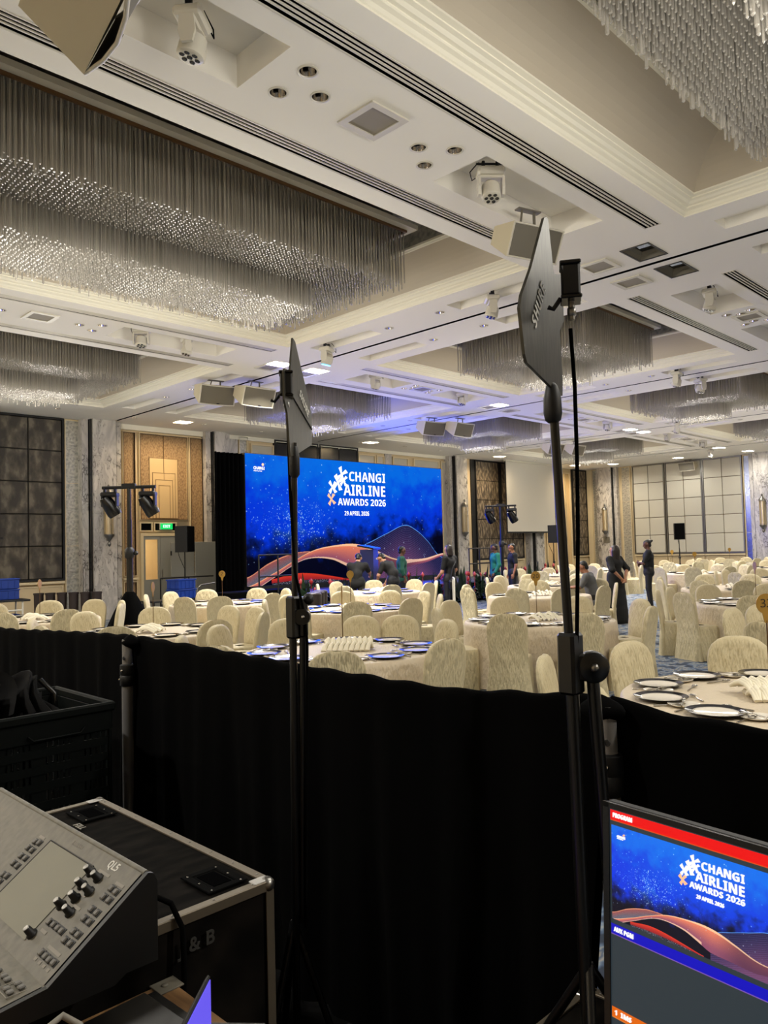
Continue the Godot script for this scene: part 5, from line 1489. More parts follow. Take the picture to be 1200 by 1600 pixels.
func person(called_label: String, at: Vector3, turn: float, J: Dictionary, skin: Material, shirt: Material, legs: Material, hair: Material, opt := {}) -> Node3D:
	# J: joints in the person's own axes, facing +z; missing ones stand at ease. s = +1 is the person's left (+x)
	var D := {"pel": V(0, 0.95, 0), "wai": V(0, 1.09, 0), "che": V(0, 1.30, 0.0), "nec": V(0, 1.46, -0.01), "hed": V(0, 1.605, 0.015), "look": V(0, 0, 1)}
	for s in [1, -1]:
		var q := "l" if s == 1 else "r"
		D["sh" + q] = V(s * 0.185, 1.40, -0.01); D["el" + q] = V(s * 0.235, 1.13, -0.03); D["wr" + q] = V(s * 0.245, 0.89, 0.05)
		D["hp" + q] = V(s * 0.095, 0.92, 0); D["kn" + q] = V(s * 0.105, 0.50, 0.02); D["an" + q] = V(s * 0.11, 0.09, -0.02); D["to" + q] = V(s * 0.125, 0.03, 0.17)
	for key in J: D[key] = J[key]
	var o := thing("person", called_label, "person", at, turn)
	var b := MB.new()
	var caps := [[D.pel - V(0.06, 0, 0), D.pel + V(0.06, 0, 0), 0.105, 0.105], [D.pel, D.wai, 0.115, 0.105], [D.wai, D.che, 0.105, 0.12], [D.che - V(0.07, 0, 0), D.che + V(0.07, 0, 0), 0.105, 0.105], [D.che, D.nec, 0.09, 0.05], [D.nec, D.hed, 0.05, 0.055]]
	for q in ["l", "r"]:
		caps.append([D.che.lerp(D["sh" + q], 0.4), D["sh" + q], 0.075, 0.058])
		caps.append([D["sh" + q], D["el" + q], 0.052, 0.04]); caps.append([D["el" + q], D["wr" + q], 0.04, 0.027])
		caps.append([D["hp" + q], D["kn" + q], 0.082, 0.056]); caps.append([D["kn" + q], D["an" + q].lerp(D["kn" + q], 0.4), 0.056, 0.052]); caps.append([D["an" + q].lerp(D["kn" + q], 0.4), D["an" + q], 0.05, 0.037]); caps.append([D["an" + q], D["to" + q], 0.038, 0.03])
	nets(b, caps, 0.022, 0.04)
	# head with face
	var f: Vector3 = D.look.normalized(); var up: Vector3 = (D.hed - D.nec).normalized(); var rt: Vector3 = up.cross(f).normalized(); f = rt.cross(up).normalized()
	var hc: Vector3 = D.hed
	nets(b, [[hc + up * 0.03 - f * 0.012, hc + up * 0.03 + f * 0.012, 0.078, 0.078], [hc + up * 0.02 + f * 0.02, hc - up * 0.06 + f * 0.045, 0.066, 0.042], [hc - up * 0.07 + f * 0.05, hc - up * 0.075 + f * 0.052, 0.034, 0.03],
		[hc + f * 0.088 + up * 0.005, hc + f * 0.104 - up * 0.022, 0.009, 0.014], [hc + f * 0.084 - up * 0.052 - rt * 0.018, hc + f * 0.084 - up * 0.052 + rt * 0.018, 0.009, 0.009],
		[hc + rt * 0.076 + up * 0.012 - f * 0.005, hc + rt * 0.08 - up * 0.02, 0.016, 0.01], [hc - rt * 0.076 + up * 0.012 - f * 0.005, hc - rt * 0.08 - up * 0.02, 0.016, 0.01], [hc - up * 0.05, D.nec, 0.05, 0.052]], 0.011, 0.018)
	for s in [1, -1]:
		var q := "l" if s == 1 else "r"
		var dir: Vector3 = (D["wr" + q] - D["el" + q]).normalized()
		var sd: Vector3 = dir.cross(V(s, 0, 0)).normalized()
		if sd.length() < 0.5: sd = V(0, 0, 1)
		nets(b, hand_caps(D["wr" + q], dir, sd), 0.007, 0.008)
	part(o, "body", b, skin)
	var ey := MB.new()
	for s in [-1, 1]: ey.ball(hc + f * 0.082 + up * 0.016 + rt * s * 0.032, Vector3.ONE * 0.011, 8, 6)
	part(o, "eyes", ey, M.hair_black)
	# shirt: torso and sleeves
	var sl: float = opt.get("sleeve", 0.65)
	var hem: Vector3 = D.pel + opt.get("hem", V(0, -0.06, 0))
	var sc := [[hem - V(0.07, 0, 0), hem + V(0.07, 0, 0), 0.128, 0.128], [hem, D.wai, 0.13, 0.126], [D.wai, D.che, 0.126, 0.137], [D.che - V(0.075, 0, 0), D.che + V(0.075, 0, 0), 0.122, 0.122], [D.che, D.che.lerp(D.nec, 0.75), 0.11, 0.075]]
	for q in ["l", "r"]:
		sc.append([D.che.lerp(D["sh" + q], 0.4), D["sh" + q], 0.093, 0.074])
		var e: Vector3 = D["sh" + q].lerp(D["el" + q], minf(sl, 1.0))
		sc.append([D["sh" + q], e, 0.072, 0.062])
		if sl > 1.0: sc.append([D["el" + q], D["el" + q].lerp(D["wr" + q], sl - 1.0), 0.06, 0.05])
	part(o, "shirt", nets(MB.new(), sc, 0.022, 0.035), shirt)
	var tc := []
	if opt.has("skirt"):
		for k in 5:
			var a := lerpf(0.98, 0.08, k / 5.0); var c2 := lerpf(0.98, 0.08, (k + 1) / 5.0)
			tc.append([V(-0.04, a, 0), V(-0.05, c2, 0), 0.15 + 0.014 * k, 0.155 + 0.016 * k]); tc.append([V(0.04, a, 0), V(0.05, c2, 0), 0.15 + 0.014 * k, 0.155 + 0.016 * k])
	else:
		tc = [[D.pel - V(0.06, 0, 0), D.pel + V(0.06, 0, 0), 0.12, 0.12], [D.pel, D.wai.lerp(D.pel, 0.5), 0.122, 0.115]]
		for q in ["l", "r"]:
			tc.append([D["hp" + q], D["kn" + q], 0.098, 0.074]); tc.append([D["kn" + q], D["an" + q], 0.074, 0.06])
	part(o, "skirt" if opt.has("skirt") else "trousers", nets(MB.new(), tc, 0.022, 0.03), legs)
	var sh := MB.new()
	for q in ["l", "r"]: nets(sh, [[D["an" + q] - V(0, 0.045, 0.02), D["to" + q], 0.045, 0.036]], 0.014, 0.01)
	part(o, "shoes", sh, M.shoe_black)
	var hp := [[hc + up * 0.052 - f * 0.025, hc + up * 0.05 + f * 0.02, 0.078, 0.066], [hc + up * 0.035 - f * 0.035, hc - up * 0.03 - f * 0.05, 0.074, 0.05]]
	for h in opt.get("hair", []): hp.append([hc + rt * h[0] + up * h[1] + f * h[2], hc + rt * h[3] + up * h[4] + f * h[5], h[6], h[7]])
	part(o, "hair", nets(MB.new(), hp, 0.012, 0.02), hair)
	return o

func build_people() -> void:
	# yaw so that local +z looks the right way: towards the stage is -z
	person("standing man in black T-shirt and dark trousers with tied-up hair and folded arms", V(18.77, 0, -9.22), PI + 0.45, {"ell": V(0.23, 1.13, 0.12), "wrl": V(-0.02, 1.15, 0.24), "elr": V(-0.25, 1.12, 0.10), "wrr": V(0.02, 1.10, 0.22), "look": V(0.12, 0, 1)}, M.skin_brown, M.shirt_black, M.trouser_dark, M.hair_black, {"sleeve": 0.85, "hair": [[0, 0.07, -0.10, 0, 0.075, -0.13, 0.035, 0.03]]})
	person("standing woman in black top and long black skirt with hands clasped behind", V(14.86, 0, -8.05), PI - 0.1, {"ell": V(0.26, 1.12, -0.12), "wrl": V(0.07, 0.93, -0.20), "elr": V(-0.26, 1.12, -0.12), "wrr": V(-0.02, 0.92, -0.22), "hed": V(0, 1.505, 0.0), "nec": V(0, 1.38, 0), "che": V(0, 1.24, 0), "shl": V(0.17, 1.33, 0), "shr": V(-0.17, 1.33, 0)}, M.skin_light, M.shirt_black, M.shirt_black, M.hair_brown, {"skirt": true, "sleeve": 1.05, "hem": V(0, -0.14, 0), "hair": [[0.05, 0.0, -0.04, 0.055, -0.16, -0.04, 0.06, 0.05], [-0.05, 0.0, -0.04, -0.055, -0.16, -0.04, 0.06, 0.05], [0, 0.0, -0.06, 0, -0.17, -0.07, 0.06, 0.055]]})
	# seated man
	person("man in grey T-shirt seated with his back turned at a banquet table", V(13.95, 0, -8.05), PI + 0.35, {"pel": V(0, 0.55, 0.0), "wai": V(0, 0.72, 0.02), "che": V(0, 0.93, 0.08), "nec": V(0, 1.08, 0.12), "hed": V(0, 1.20, 0.18), "look": V(0, -0.5, 1), "shl": V(0.2, 1.02, 0.09), "shr": V(-0.2, 1.02, 0.09), "ell": V(0.27, 0.82, 0.2), "wrl": V(0.12, 0.80, 0.42), "elr": V(-0.27, 0.82, 0.2), "wrr": V(-0.12, 0.80, 0.42), "hpl": V(0.1, 0.53, 0.05), "hpr": V(-0.1, 0.53, 0.05), "knl": V(0.12, 0.53, 0.45), "knr": V(-0.12, 0.53, 0.45), "anl": V(0.12, 0.09, 0.42), "anr": V(-0.12, 0.09, 0.42), "tol": V(0.13, 0.03, 0.58), "tor": V(-0.13, 0.03, 0.58)}, M.skin_tan, M.shirt_grey, M.trouser_dark, M.hair_black, {"sleeve": 0.9})
	again(chair0, V(14.22, 0, -8.08), PI / 2, "cream cloth-covered banquet chair under the seated man in grey", "")
	person("standing man in teal long-sleeved shirt and black trousers near the stage flowers", V(17.84, 0, -13.39), PI + 1.0, {"wrl": V(0.2, 0.9, 0.1), "look": V(-0.2, 0, 1)}, M.skin_brown, M.shirt_teal, M.shirt_black, M.hair_black, {"sleeve": 1.85})
	person("standing man in black polo shirt with arms down near the stage flowers", V(17.75, 0, -12.72), PI + 0.9, {"look": V(0.1, 0, 1)}, M.skin_tan, M.shirt_black, M.navy_cloth, M.hair_black, {"sleeve": 0.75})
	person("woman in black top with shoulder bag and dark hair standing before the stage", V(14.22, 0, -12.04), PI + 0.1, {"ell": V(0.24, 1.08, 0.05), "wrl": V(0.2, 0.95, 0.22), "elr": V(-0.26, 1.12, 0.0), "wrr": V(-0.3, 0.95, 0.15)}, M.skin_light, M.shirt_black, M.navy_cloth, M.hair_brown, {"sleeve": 0.7, "hair": [[0.05, 0.0, -0.03, 0.06, -0.11, -0.03, 0.06, 0.045], [-0.05, 0.0, -0.03, -0.06, -0.11, -0.03, 0.06, 0.045], [0, 0, -0.05, 0, -0.12, -0.06, 0.06, 0.05]]})
	var bag := solo("shoulder_bag", MB.new().cbox(V(0, 0, 0), V(0.34, 0.24, 0.12), 0.04).tube([V(-0.14, 0.1, 0), V(-0.1, 0.35, 0.04), V(0.05, 0.5, 0.1), V(0.12, 0.3, 0.04), V(0.14, 0.1, 0)], 0.012, 6), M.black, "black shoulder bag carried by the woman before the stage", "bag", V(14.1, 0.82, -11.86), 0.5)
	bag.rotation.z = 0.25
	# stage hands
	person("man in black T-shirt leaning and reaching out beside the lectern", V(12.3, 0, -13.25), PI - 0.95, {"che": V(0, 1.24, 0.10), "nec": V(0, 1.37, 0.16), "hed": V(0, 1.46, 0.24), "shl": V(0.185, 1.30, 0.12), "shr": V(-0.185, 1.30, 0.12), "ell": V(0.21, 1.08, 0.26), "wrl": V(0.12, 0.98, 0.48), "elr": V(-0.24, 1.12, 0.34), "wrr": V(-0.2, 1.05, 0.6)}, M.skin_light, M.shirt_black, M.shirt_black, M.hair_black, {"sleeve": 0.7})
	person("man in dark grey T-shirt bending forward with his back turned before the stage", V(13.12, 0, -12.86), PI + 0.25, {"che": V(0, 1.25, 0.14), "nec": V(0, 1.36, 0.22), "hed": V(0, 1.45, 0.31), "look": V(0, -0.7, 1), "shl": V(0.195, 1.30, 0.16), "shr": V(-0.195, 1.30, 0.16), "ell": V(0.27, 1.05, 0.24), "wrl": V(0.2, 0.85, 0.34), "elr": V(-0.27, 1.05, 0.24), "wrr": V(-0.2, 0.85, 0.34)}, M.skin_light, mat("shirt_charcoal", Color(0.05, 0.048, 0.05), 0.8), M.navy_cloth, M.hair_black, {"sleeve": 0.7})
	person("man in green shirt and cap standing behind the bending man", V(14.35, 0, -13.75), 0.9, {"look": V(0.3, -0.15, 1)}, M.skin_brown, M.shirt_green, M.shirt_black, M.hair_black, {"sleeve": 1.5})

func drape_panel(pts: Array, label: String, seed_: int, slant := 0.0) -> void:
	# pts: (z, top) along x = 1.88; cloth folded over the top rail and falling to the floor
	var b := MB.new()
	var z0: float = pts[0][0]; var z1: float = pts[-1][0]
	var cols := int(absf(z1 - z0) / 0.035) + 6
	var hs := [0.03, 0.25, 0.5, 0.75, 0.95, 0.985, 0.997, 1.0]
	var f := func(u: float, v2: float, back: float) -> Vector3:
		var h: float = hs[int(round(v2 * 7))]
		var z := lerpf(z0, z1, u)
		var top := crv(pts, z)
		if slant != 0.0: z += slant * (1.0 - h) * smoothstep(0.55, 1.0, u)
		var fo := 0.020 * sin(z * 21.0 + seed_ + 1.2 * sin(z * 3.1)) + 0.012 * sin(z * 43.0 + seed_ * 2.0)
		var pull := 0.018 * sin(z * 9.0 + h * 3.0)
		return V(1.88 + back * (0.022 if h < 0.99 else 0.012 if h < 0.999 else 0.0) + (fo + pull) * clampf(1.15 - h, 0.08, 1.0), top * h + (0.004 * sin(z * 31.0) if h > 0.98 else 0.0), z)
	b.surf(func(u, v2): return f.call(u, v2, -1.0), cols, 7)
	b.surf(func(u, v2): return f.call(u, v2, 1.0), cols, 7, false, true)
	var o := solo("fence_drape", b, M.black_drape, label, "drape")
func post(z: float, x: float, label: String, top := 1.27) -> void:
	var o := thing("drape_post", label, "post", V(x, 0, z), 0.0, "")
	part(o, "lower_tube", MB.new().rod(V(0, 0.02, 0), V(0, 1.10, 0), 0.027, 16), M.pipe_alu)
	part(o, "upper_tube", MB.new().rod(V(0, 1.05, 0), V(0, top, 0), 0.0235, 16), M.pipe_alu)
	part(o, "collar", MB.new().lathe([V2(0.027, 1.045), V2(0.035, 1.05), V2(0.036, 1.095), V2(0.033, 1.10), V2(0.036, 1.105), V2(0.035, 1.15), V2(0.024, 1.155)], 16), M.black)
	part(o, "collar_bolt", MB.new().ball(V(-0.034, 1.125, 0.012), V(0.007, 0.007, 0.007), 8, 6).ball(V(-0.034, 1.08, -0.012), V(0.006, 0.006, 0.006), 8, 6), M.chrome)
	part(o, "screw", MB.new().lathe([V2(0.009, 0), V2(0.009, 0.003), V2(0.005, 0.003), V2(0.005, 0.001), V2(0, 0.001)], 12, V(-0.022, 1.185, 0.01), Basis(Vector3.BACK, PI / 2)), M.black)
	part(o, "base_plate", MB.new().cbox(V(0, 0.012, 0), V(0.4, 0.02, 0.4), 0.006), M.black)

func antenna(at: Vector3, right: Vector3, away: Vector3, k: float, outline: Array, label: String, letters: Array, ledge: Array, boxc: Vector2, cable: Array) -> void:
	# outline in metres as (across the picture, height); k stretches it into the board's own plane, which lies almost along the line of sight
	var o := thing("paddle_antenna", label, "antenna", at, 0.0, "paddle antennas on stands")
	var n1 := sqrt(maxf(k * k - 1.0, 0.0))
	var ax := (right + away * n1) / k
	var nrm := ax.cross(Vector3.UP).normalized()
	var xf := Transform3D(Basis(ax, Vector3.UP, nrm), Vector3.ZERO)
	var po := PackedVector2Array()
	for p in outline: po.append(V2(p[0] * k, p[1]))
	part(o, "board", MB.new().prism(po, -0.003, 0.003, xf), M.antenna_board)
	var t := part(o, "lettering", text("SHURE", letters[2], 0.001), M.print_white)
	var sg: float = letters[4]
	var bs := xf.basis * Basis(Vector3.UP, 0.0 if sg > 0 else PI) * Basis(Vector3.BACK, letters[3] * sg)
	t.transform = Transform3D(bs.scaled_local(V(letters[5], 1, 1)), xf * V(letters[0] * k, letters[1], 0.0042 * sg))
	if ledge.size() > 0:
		part(o, "seam", MB.new().tube([xf * V(ledge[0] * k, ledge[1], 0.004 * sg), xf * V(ledge[2] * k, ledge[3], 0.004 * sg)], 0.0022, 5), M.black)
	var bc := right * boxc.x + Vector3.UP * boxc.y - away * 0.045
	var bb := Basis(Vector3.UP, atan2(-right.z, right.x))
	part(o, "amplifier_box", MB.new().cbox(bc, V(0.036, 0.064, 0.05), 0.004, bb), M.black)
	part(o, "box_cap", MB.new().cbox(bc + V(0, 0.034, 0), V(0.041, 0.008, 0.055), 0.002, bb).cbox(bc - V(0, 0.034, 0), V(0.041, 0.008, 0.055), 0.002, bb), M.black_gloss)
	part(o, "clamp", MB.new().tube([bc + V(0, -0.03, 0) - right * 0.02, bc + V(0, -0.05, 0) - right * 0.035, bc + V(0, -0.045, 0) - right * 0.045], 0.005, 6), M.black)
	part(o, "connector", MB.new().rod(bc - V(0, 0.036, 0), bc - V(0, 0.075, 0), 0.0065, 10).lathe([V2(0.006, -0.05), V2(0.009, -0.052), V2(0.009, -0.066), V2(0.006, -0.068)], 10, bc), M.steel)
	part(o, "cable", MB.new().tube(cable, 0.0042, 8), M.black_rubber)

func build_foh() -> void:
	drape_panel([[-8.5, 1.25], [-5.63, 1.224], [-4.57, 1.26], [-3.72, 1.288]], "black drape on the pipe fence behind the green basket", 1)
	drape_panel([[-3.66, 1.288], [-3.15, 1.28], [-2.65, 1.268], [-2.3, 1.258], [-1.9, 1.255], [-1.6, 1.252], [-1.36, 1.269], [-1.14, 1.287], [-1.05, 1.29]], "long black drape on the pipe fence between the two grey posts", 5, -0.13)
	drape_panel([[-1.04, 1.296], [-0.965, 1.275], [-0.8, 1.265], [-0.65, 1.263], [-0.2, 1.25], [0.6, 1.25]], "black drape on the pipe fence behind the monitor", 9, 0.0)
	post(-3.66, 1.82, "grey tubular post beside the green basket", 1.275)
	post(-1.03, 1.83, "grey tubular post behind the monitor", 1.275)
	# folds of cloth tied over the post tops
	for q in [[-3.66, "green basket"], [-1.05, "monitor"]]:
		var kn := MB.new()
		kn.surf(func(u, v2): return V(1.84 + cos(u * TAU) * 0.04 * (1.0 + 0.2 * sin(u * 17.0)) * sin(PI * (0.08 + 0.92 * v2) * 0.98), 1.225 + v2 * 0.075, q[0] + sin(u * TAU) * 0.065 * sin(PI * (0.08 + 0.92 * v2) * 0.98)), 20, 8, true)
		solo("drape_knot", kn, M.black_drape, "black cloth gathered over the post top beside the %s" % q[1], "drape")
	# taller stand, right
	var s1 := thing("antenna_stand", "black stand with a round clutch lobe holding the antenna nearest the monitor", "stand", V(1.37, 0, -0.85))
	part(s1, "upper_tube", MB.new().rod(V(-0.022, 2.015, -0.004), V(0.012, 1.49, -0.006), 0.0095, 12), M.stand_black)
	part(s1, "swivel", MB.new().lathe([V2(0.010, -0.05), V2(0.016, -0.045), V2(0.019, -0.03), V2(0.018, 0.0), V2(0.012, 0.025), V2(0.006, 0.032), V2(0, 0.033)], 14, V(-0.022, 1.995, -0.004)), M.black)
	part(s1, "clutch", MB.new().cbox(V(0.014, 1.455, -0.006), V(0.045, 0.125, 0.04), 0.006, Basis(V(0.707, 0, -0.707), 0.0)), M.stand_black)
	var rt := V(0.707, 0, 0.707); var aw := V(0.707, 0, -0.707)
	var bsr := Basis(rt, Vector3.UP, rt.cross(Vector3.UP))
	part(s1, "clutch_lobe", MB.new().lathe([V2(0, -0.016), V2(0.029, -0.016), V2(0.032, -0.012), V2(0.032, 0.012), V2(0.029, 0.016), V2(0, 0.016)], 24, V(0.012, 1.447, -0.006) + rt * 0.045, bsr * Basis(Vector3.RIGHT, PI / 2)).cbox(V(0.012, 1.447, -0.006) + rt * 0.022, V(0.05, 0.055, 0.028), 0.004, bsr), M.stand_black)
	part(s1, "clutch_bolt", MB.new().ball(V(0.012, 1.447, -0.006) + rt * 0.045 - aw * 0.016, V(0.009, 0.009, 0.009), 12, 8), M.steel)
	part(s1, "lower_tube", MB.new().rod(V(0.016, 1.40, -0.006), V(0.030, 0.62, -0.006), 0.0135, 12), M.stand_black)
	part(s1, "leg", MB.new().rod(V(0.012, 1.42, -0.006) + rt * 0.045, V(0.03, 0.85, 0) + rt * 0.055, 0.013, 12), M.stand_black)
	for k in 3:
		var w := TAU * k / 3 + 0.5
		part(s1, "foot_leg", MB.new().rod(V(0.031, 0.85, 0), V(0.031 + cos(w) * 0.15, 0.615, sin(w) * 0.15), 0.010), M.stand_black)
	antenna(V(1.348, 2.018, -0.854), rt.rotated(Vector3.UP, -0.21), aw.rotated(Vector3.UP, -0.21), 3.0,
		[[-0.002, 0.352], [0.002, 0.351], [0.009, 0.255], [0.012, 0.245], [0.026, 0.256], [0.029, 0.24], [0.028, 0.157], [0.018, 0.127], [0.021, 0.03], [0.019, -0.009], [0.012, -0.012], [-0.006, 0.0], [-0.048, 0.023], [-0.051, 0.037], [-0.057, 0.12], [-0.053, 0.148], [-0.035, 0.214], [-0.006, 0.345]],
		"dark paddle antenna with white lettering on the taller stand, tip up", [-0.024, 0.152, 0.037, 0.98, 1.0, 1.0], [], V2(0.043, 0.197),
		[V(0.03, 0.12, 0.03), V(0.033, 0.0, 0.033), V(0.036, -0.15, 0.03), V(0.036, -0.30, 0.026), V(0.036, -0.5, 0.015), V(0.03, -0.6, 0.01)])
	# lower stand, left
	var s2 := thing("antenna_stand", "black stand with a round knob holding the lower antenna before the video wall", "stand", V(1.435, 0, -1.815))
	part(s2, "upper_tube", MB.new().rod(V(-0.004, 2.02, 0.012), V(0.006, 1.5, -0.012), 0.0095, 12), M.stand_black)
	part(s2, "swivel", MB.new().lathe([V2(0.009, -0.07), V2(0.016, -0.06), V2(0.017, -0.01), V2(0.012, 0.02), V2(0.005, 0.03), V2(0, 0.03)], 14, V(-0.004, 1.985, 0.012)), M.black)
	part(s2, "clutch", MB.new().cbox(V(0.004, 1.5, -0.012), V(0.042, 0.125, 0.04), 0.006).cbox(V(0.02, 1.5, 0.004), V(0.03, 0.12, 0.03), 0.006), M.stand_black)
	part(s2, "knob", MB.new().ball(V(0.004, 1.553, -0.012) + rt * 0.042, V(0.017, 0.017, 0.017), 14, 10).rod(V(0.004, 1.553, -0.012), V(0.004, 1.553, -0.012) + rt * 0.03, 0.006), M.black)
	part(s2, "hinge_disc", MB.new().lathe([V2(0, -0.012), V2(0.024, -0.012), V2(0.026, 0.0), V2(0.024, 0.012), V2(0, 0.012)], 20, V(0.004, 1.502, -0.012) + rt * 0.024 - aw * 0.012, bsr * Basis(Vector3.RIGHT, PI / 2)), M.stand_black)
	part(s2, "bolt", MB.new().ball(V(0.004, 1.502, -0.012) + rt * 0.028 - aw * 0.026, V(0.006, 0.006, 0.006), 10, 8), M.chrome)
	part(s2, "lower_tube", MB.new().rod(V(0.0, 1.45, -0.016), V(0.008, 0.06, -0.05), 0.0115, 12), M.stand_black)
	part(s2, "leg", MB.new().rod(V(0.02, 1.45, 0.006), V(0.022, 0.6, -0.03), 0.0105, 12), M.stand_black)
	for k in 3:
		var w := TAU * k / 3 + 0.9
		part(s2, "foot_leg", MB.new().rod(V(0.008, 0.6, -0.05), V(0.008 + cos(w) * 0.2, 0.02, -0.05 + sin(w) * 0.2), 0.011), M.stand_black)
	antenna(V(1.432, 1.985, -1.803), rt.rotated(Vector3.UP, 0.115), aw.rotated(Vector3.UP, 0.115), 3.0,
		[[0.0, 0.352], [0.007, 0.345], [0.02, 0.29], [0.046, 0.19], [0.055, 0.142], [0.053, 0.049], [0.009, 0.006], [-0.014, -0.012], [-0.02, 0.115], [-0.028, 0.15], [-0.028, 0.23], [-0.025, 0.243], [-0.010, 0.243]],
		"dark paddle antenna with lettering beside its box on the lower stand, tip up", [0.030, 0.168, 0.036, -0.62, 1.0, 0.9], [-0.003, 0.168, 0.054, 0.098], V2(-0.02, 0.20),
		[V(-0.014, 0.13, -0.014), V(-0.013, 0.05, -0.012), V(-0.012, -0.1, -0.01), V(-0.004, -0.35, -0.004), V(0.016, -0.48, 0.012), V(0.024, -0.56, 0.012), V(0.028, -0.9, -0.005), V(0.03, -1.4, -0.03)])
	# green basket with bundled cloth, on a black trunk
	var tk := thing("black_trunk", "low black trunk under the green basket beside the fence", "trunk", V(1.33, 0, -3.68))
	part(tk, "body", MB.new().cbox(V(0, 0.27, 0), V(0.6, 0.54, 0.75), 0.02), M.black)
	part(tk, "lid_seam", MB.new().box(V(0, 0.45, 0), V(0.606, 0.012, 0.756)), M.grille_grey)
	var gb := thing("plastic_basket", "dark green slotted plastic basket standing by the fence post", "basket", V(1.35, 0.54, -3.68))
	basket(gb, 0.50, 0.50, 0.62)
	var bg := thing("cloth_bundle", "crumpled black cloth bundle with a buckle lying in the green basket", "cloth", V(1.3, 0.86, -3.72))
	for k in 6:
		var c := MB.new()
		c.surf(func(u, v2): return V(-0.18 + 0.06 * k + 0.10 * (u - 0.5) + 0.03 * sin(v2 * 9.0 + k), 0.05 + 0.26 * sin(PI * (0.1 + 0.8 * v2)) * (0.7 + 0.3 * sin(k * 2.3)) + 0.05 * sin(u * 7.0 + k), -0.2 + 0.4 * v2 + 0.05 * sin(u * 6.0 + k * 1.3)), 8, 10)
		part(bg, "cloth_fold", c, M.bag_black)
	part(bg, "strap_loop", MB.new().tube([V(0.08, 0.28, 0.10), V(0.12, 0.22, 0.16), V(0.13, 0.13, 0.15), V(0.10, 0.12, 0.12)], 0.012, 8), M.black_gloss)
	# flight case under the mixing desk
	var fc := thing("flight_case", "black flight case with metal edges and lettering under the mixing desk", "flight case", V(0, 0, 0))
	case_body(fc, V(0.20, 0.0, -2.66), V(1.22, 0.85, -1.66))
	for q in [[1.125, -2.525], [1.115, -1.775]]:
		var r := part(fc, "recessed_handle", dish(q[0], 0.851, q[1], 0.10, 0.14), M.black_rubber)
		part(r, "well", MB.new().box(V(q[0], 0.8522, q[1]), V(0.052, 0.001, 0.082)), M.slot_black)  # flat black plate, painted as the shade inside the handle hollow
		var sc := MB.new()
		for i in 3:
			for j in 2: sc.ball(V(q[0] + (j * 2 - 1) * 0.043, 0.853, q[1] + (i - 1) * 0.058), V(0.004, 0.002, 0.004), 6, 4)
		part(r, "rivet", sc, M.chrome)
		part(r, "grip", MB.new().rod(V(q[0] - 0.02, 0.846, q[1]), V(q[0] + 0.012, 0.846, q[1] + 0.02), 0.004, 6), M.chrome)
	var tx := part(fc, "lettering", text("J & B", 0.045, 0.002), M.stencil_grey); tx.position = V(0.992, 0.776, -1.655)
	var ty := part(fc, "lettering", text("FILL", 0.03, 0.001), M.tape_pale); ty.transform = Transform3D(Basis(Vector3.UP, -PI / 2) * Basis(Vector3.RIGHT, -PI / 2), V(1.045, 0.8525, -2.43))
	# mixing desk
	console()
	# small wooden case with laptop
	var wc := thing("wooden_case", "birch plywood case lid with metal corner below the mixing desk", "case", V(0, 0, 0))
	part(wc, "lid", MB.new().cbox(V(0.46, 0.36, -1.27), V(0.93, 0.72, 0.78), 0.008), M.birch)
	part(wc, "corner_plate", MB.new().cbox(V(0.90, 0.722, -1.635), V(0.06, 0.004, 0.05), 0.001).ball(V(0.895, 0.725, -1.635), V(0.008, 0.003, 0.008)), M.grille_grey)
	var lp := thing("laptop", "dark laptop with a lilac screen open on the wooden case", "laptop", V(0.80, 0.725, -1.335), 0.727)
	part(lp, "base", MB.new().cbox(V(-0.05, 0.01, 0.0), V(0.32, 0.018, 0.22), 0.006), M.console_dark)
	var tilt := Basis(Vector3.UP, 0)
	part(lp, "lid", MB.new().cbox(V(-0.09, 0.065, -0.003), V(0.34, 0.125, 0.008), 0.003), M.black)
	part(lp, "display", MB.new().box(V(-0.09, 0.065, 0.0022), V(0.325, 0.112, 0.002)), glow("laptop_glow", Color(0.42, 0.36, 0.95), 0.9))
	var l2 := thing("closed_laptop", "closed dark grey laptop lying on the wooden case", "laptop", V(0.755, 0.722, -1.47), 0.05)
	part(l2, "base", MB.new().cbox(V(0, 0.012, 0), V(0.22, 0.022, 0.26), 0.008), M.console_dark)
	part(l2, "lid", MB.new().cbox(V(-0.02, 0.031, 0), V(0.19, 0.014, 0.23), 0.006), mat("laptop_grey", Color(0.07, 0.065, 0.06), 0.4))
	part(l2, "badge", MB.new().ball(V(-0.01, 0.039, 0.02), V(0.018, 0.002, 0.012)), M.steel)
	solo("headphone_cable", MB.new().tube([V(0.53, 0.86, -1.36), V(0.545, 0.885, -1.40), V(0.575, 0.885, -1.415), V(0.595, 0.87, -1.39), V(0.60, 0.85, -1.36), V(0.60, 0.80, -1.34), V(0.58, 0.75, -1.35), V(0.55, 0.728, -1.38)], 0.006, 8), M.tape_pale, "pale coiled headphone lead hanging below the mixing desk", "cable")
	solo("mixer_cable", MB.new().tube([V(0.81, 0.93, -1.75), V(0.87, 0.925, -1.72), V(0.93, 0.885, -1.665), V(0.945, 0.83, -1.64), V(0.945, 0.74, -1.635), V(0.94, 0.5, -1.64), V(0.94, 0.02, -1.64)], 0.007, 8), M.black_rubber, "black cable running from the mixing desk down the flight case", "cable")
	monitor()
	# second flight case corner behind the monitor
	var c2 := thing("flight_case", "dark flight case with metal edge bars and ball corner beside the monitor", "flight case", V(0, 0, 0))
	case_body(c2, V(1.15, 0.0, -1.06), V(1.73, 0.60, -0.2))
	solo("added_dark_mat", MB.new().cbox(V(1.43, 0.006, -1.6), V(1.05, 0.012, 4.2), 0.004), M.black_rubber, "added black mat keeping the floor dark along the foot of the fence", "mat")  # unseen mat added so the floor by the fence stays dark like shade
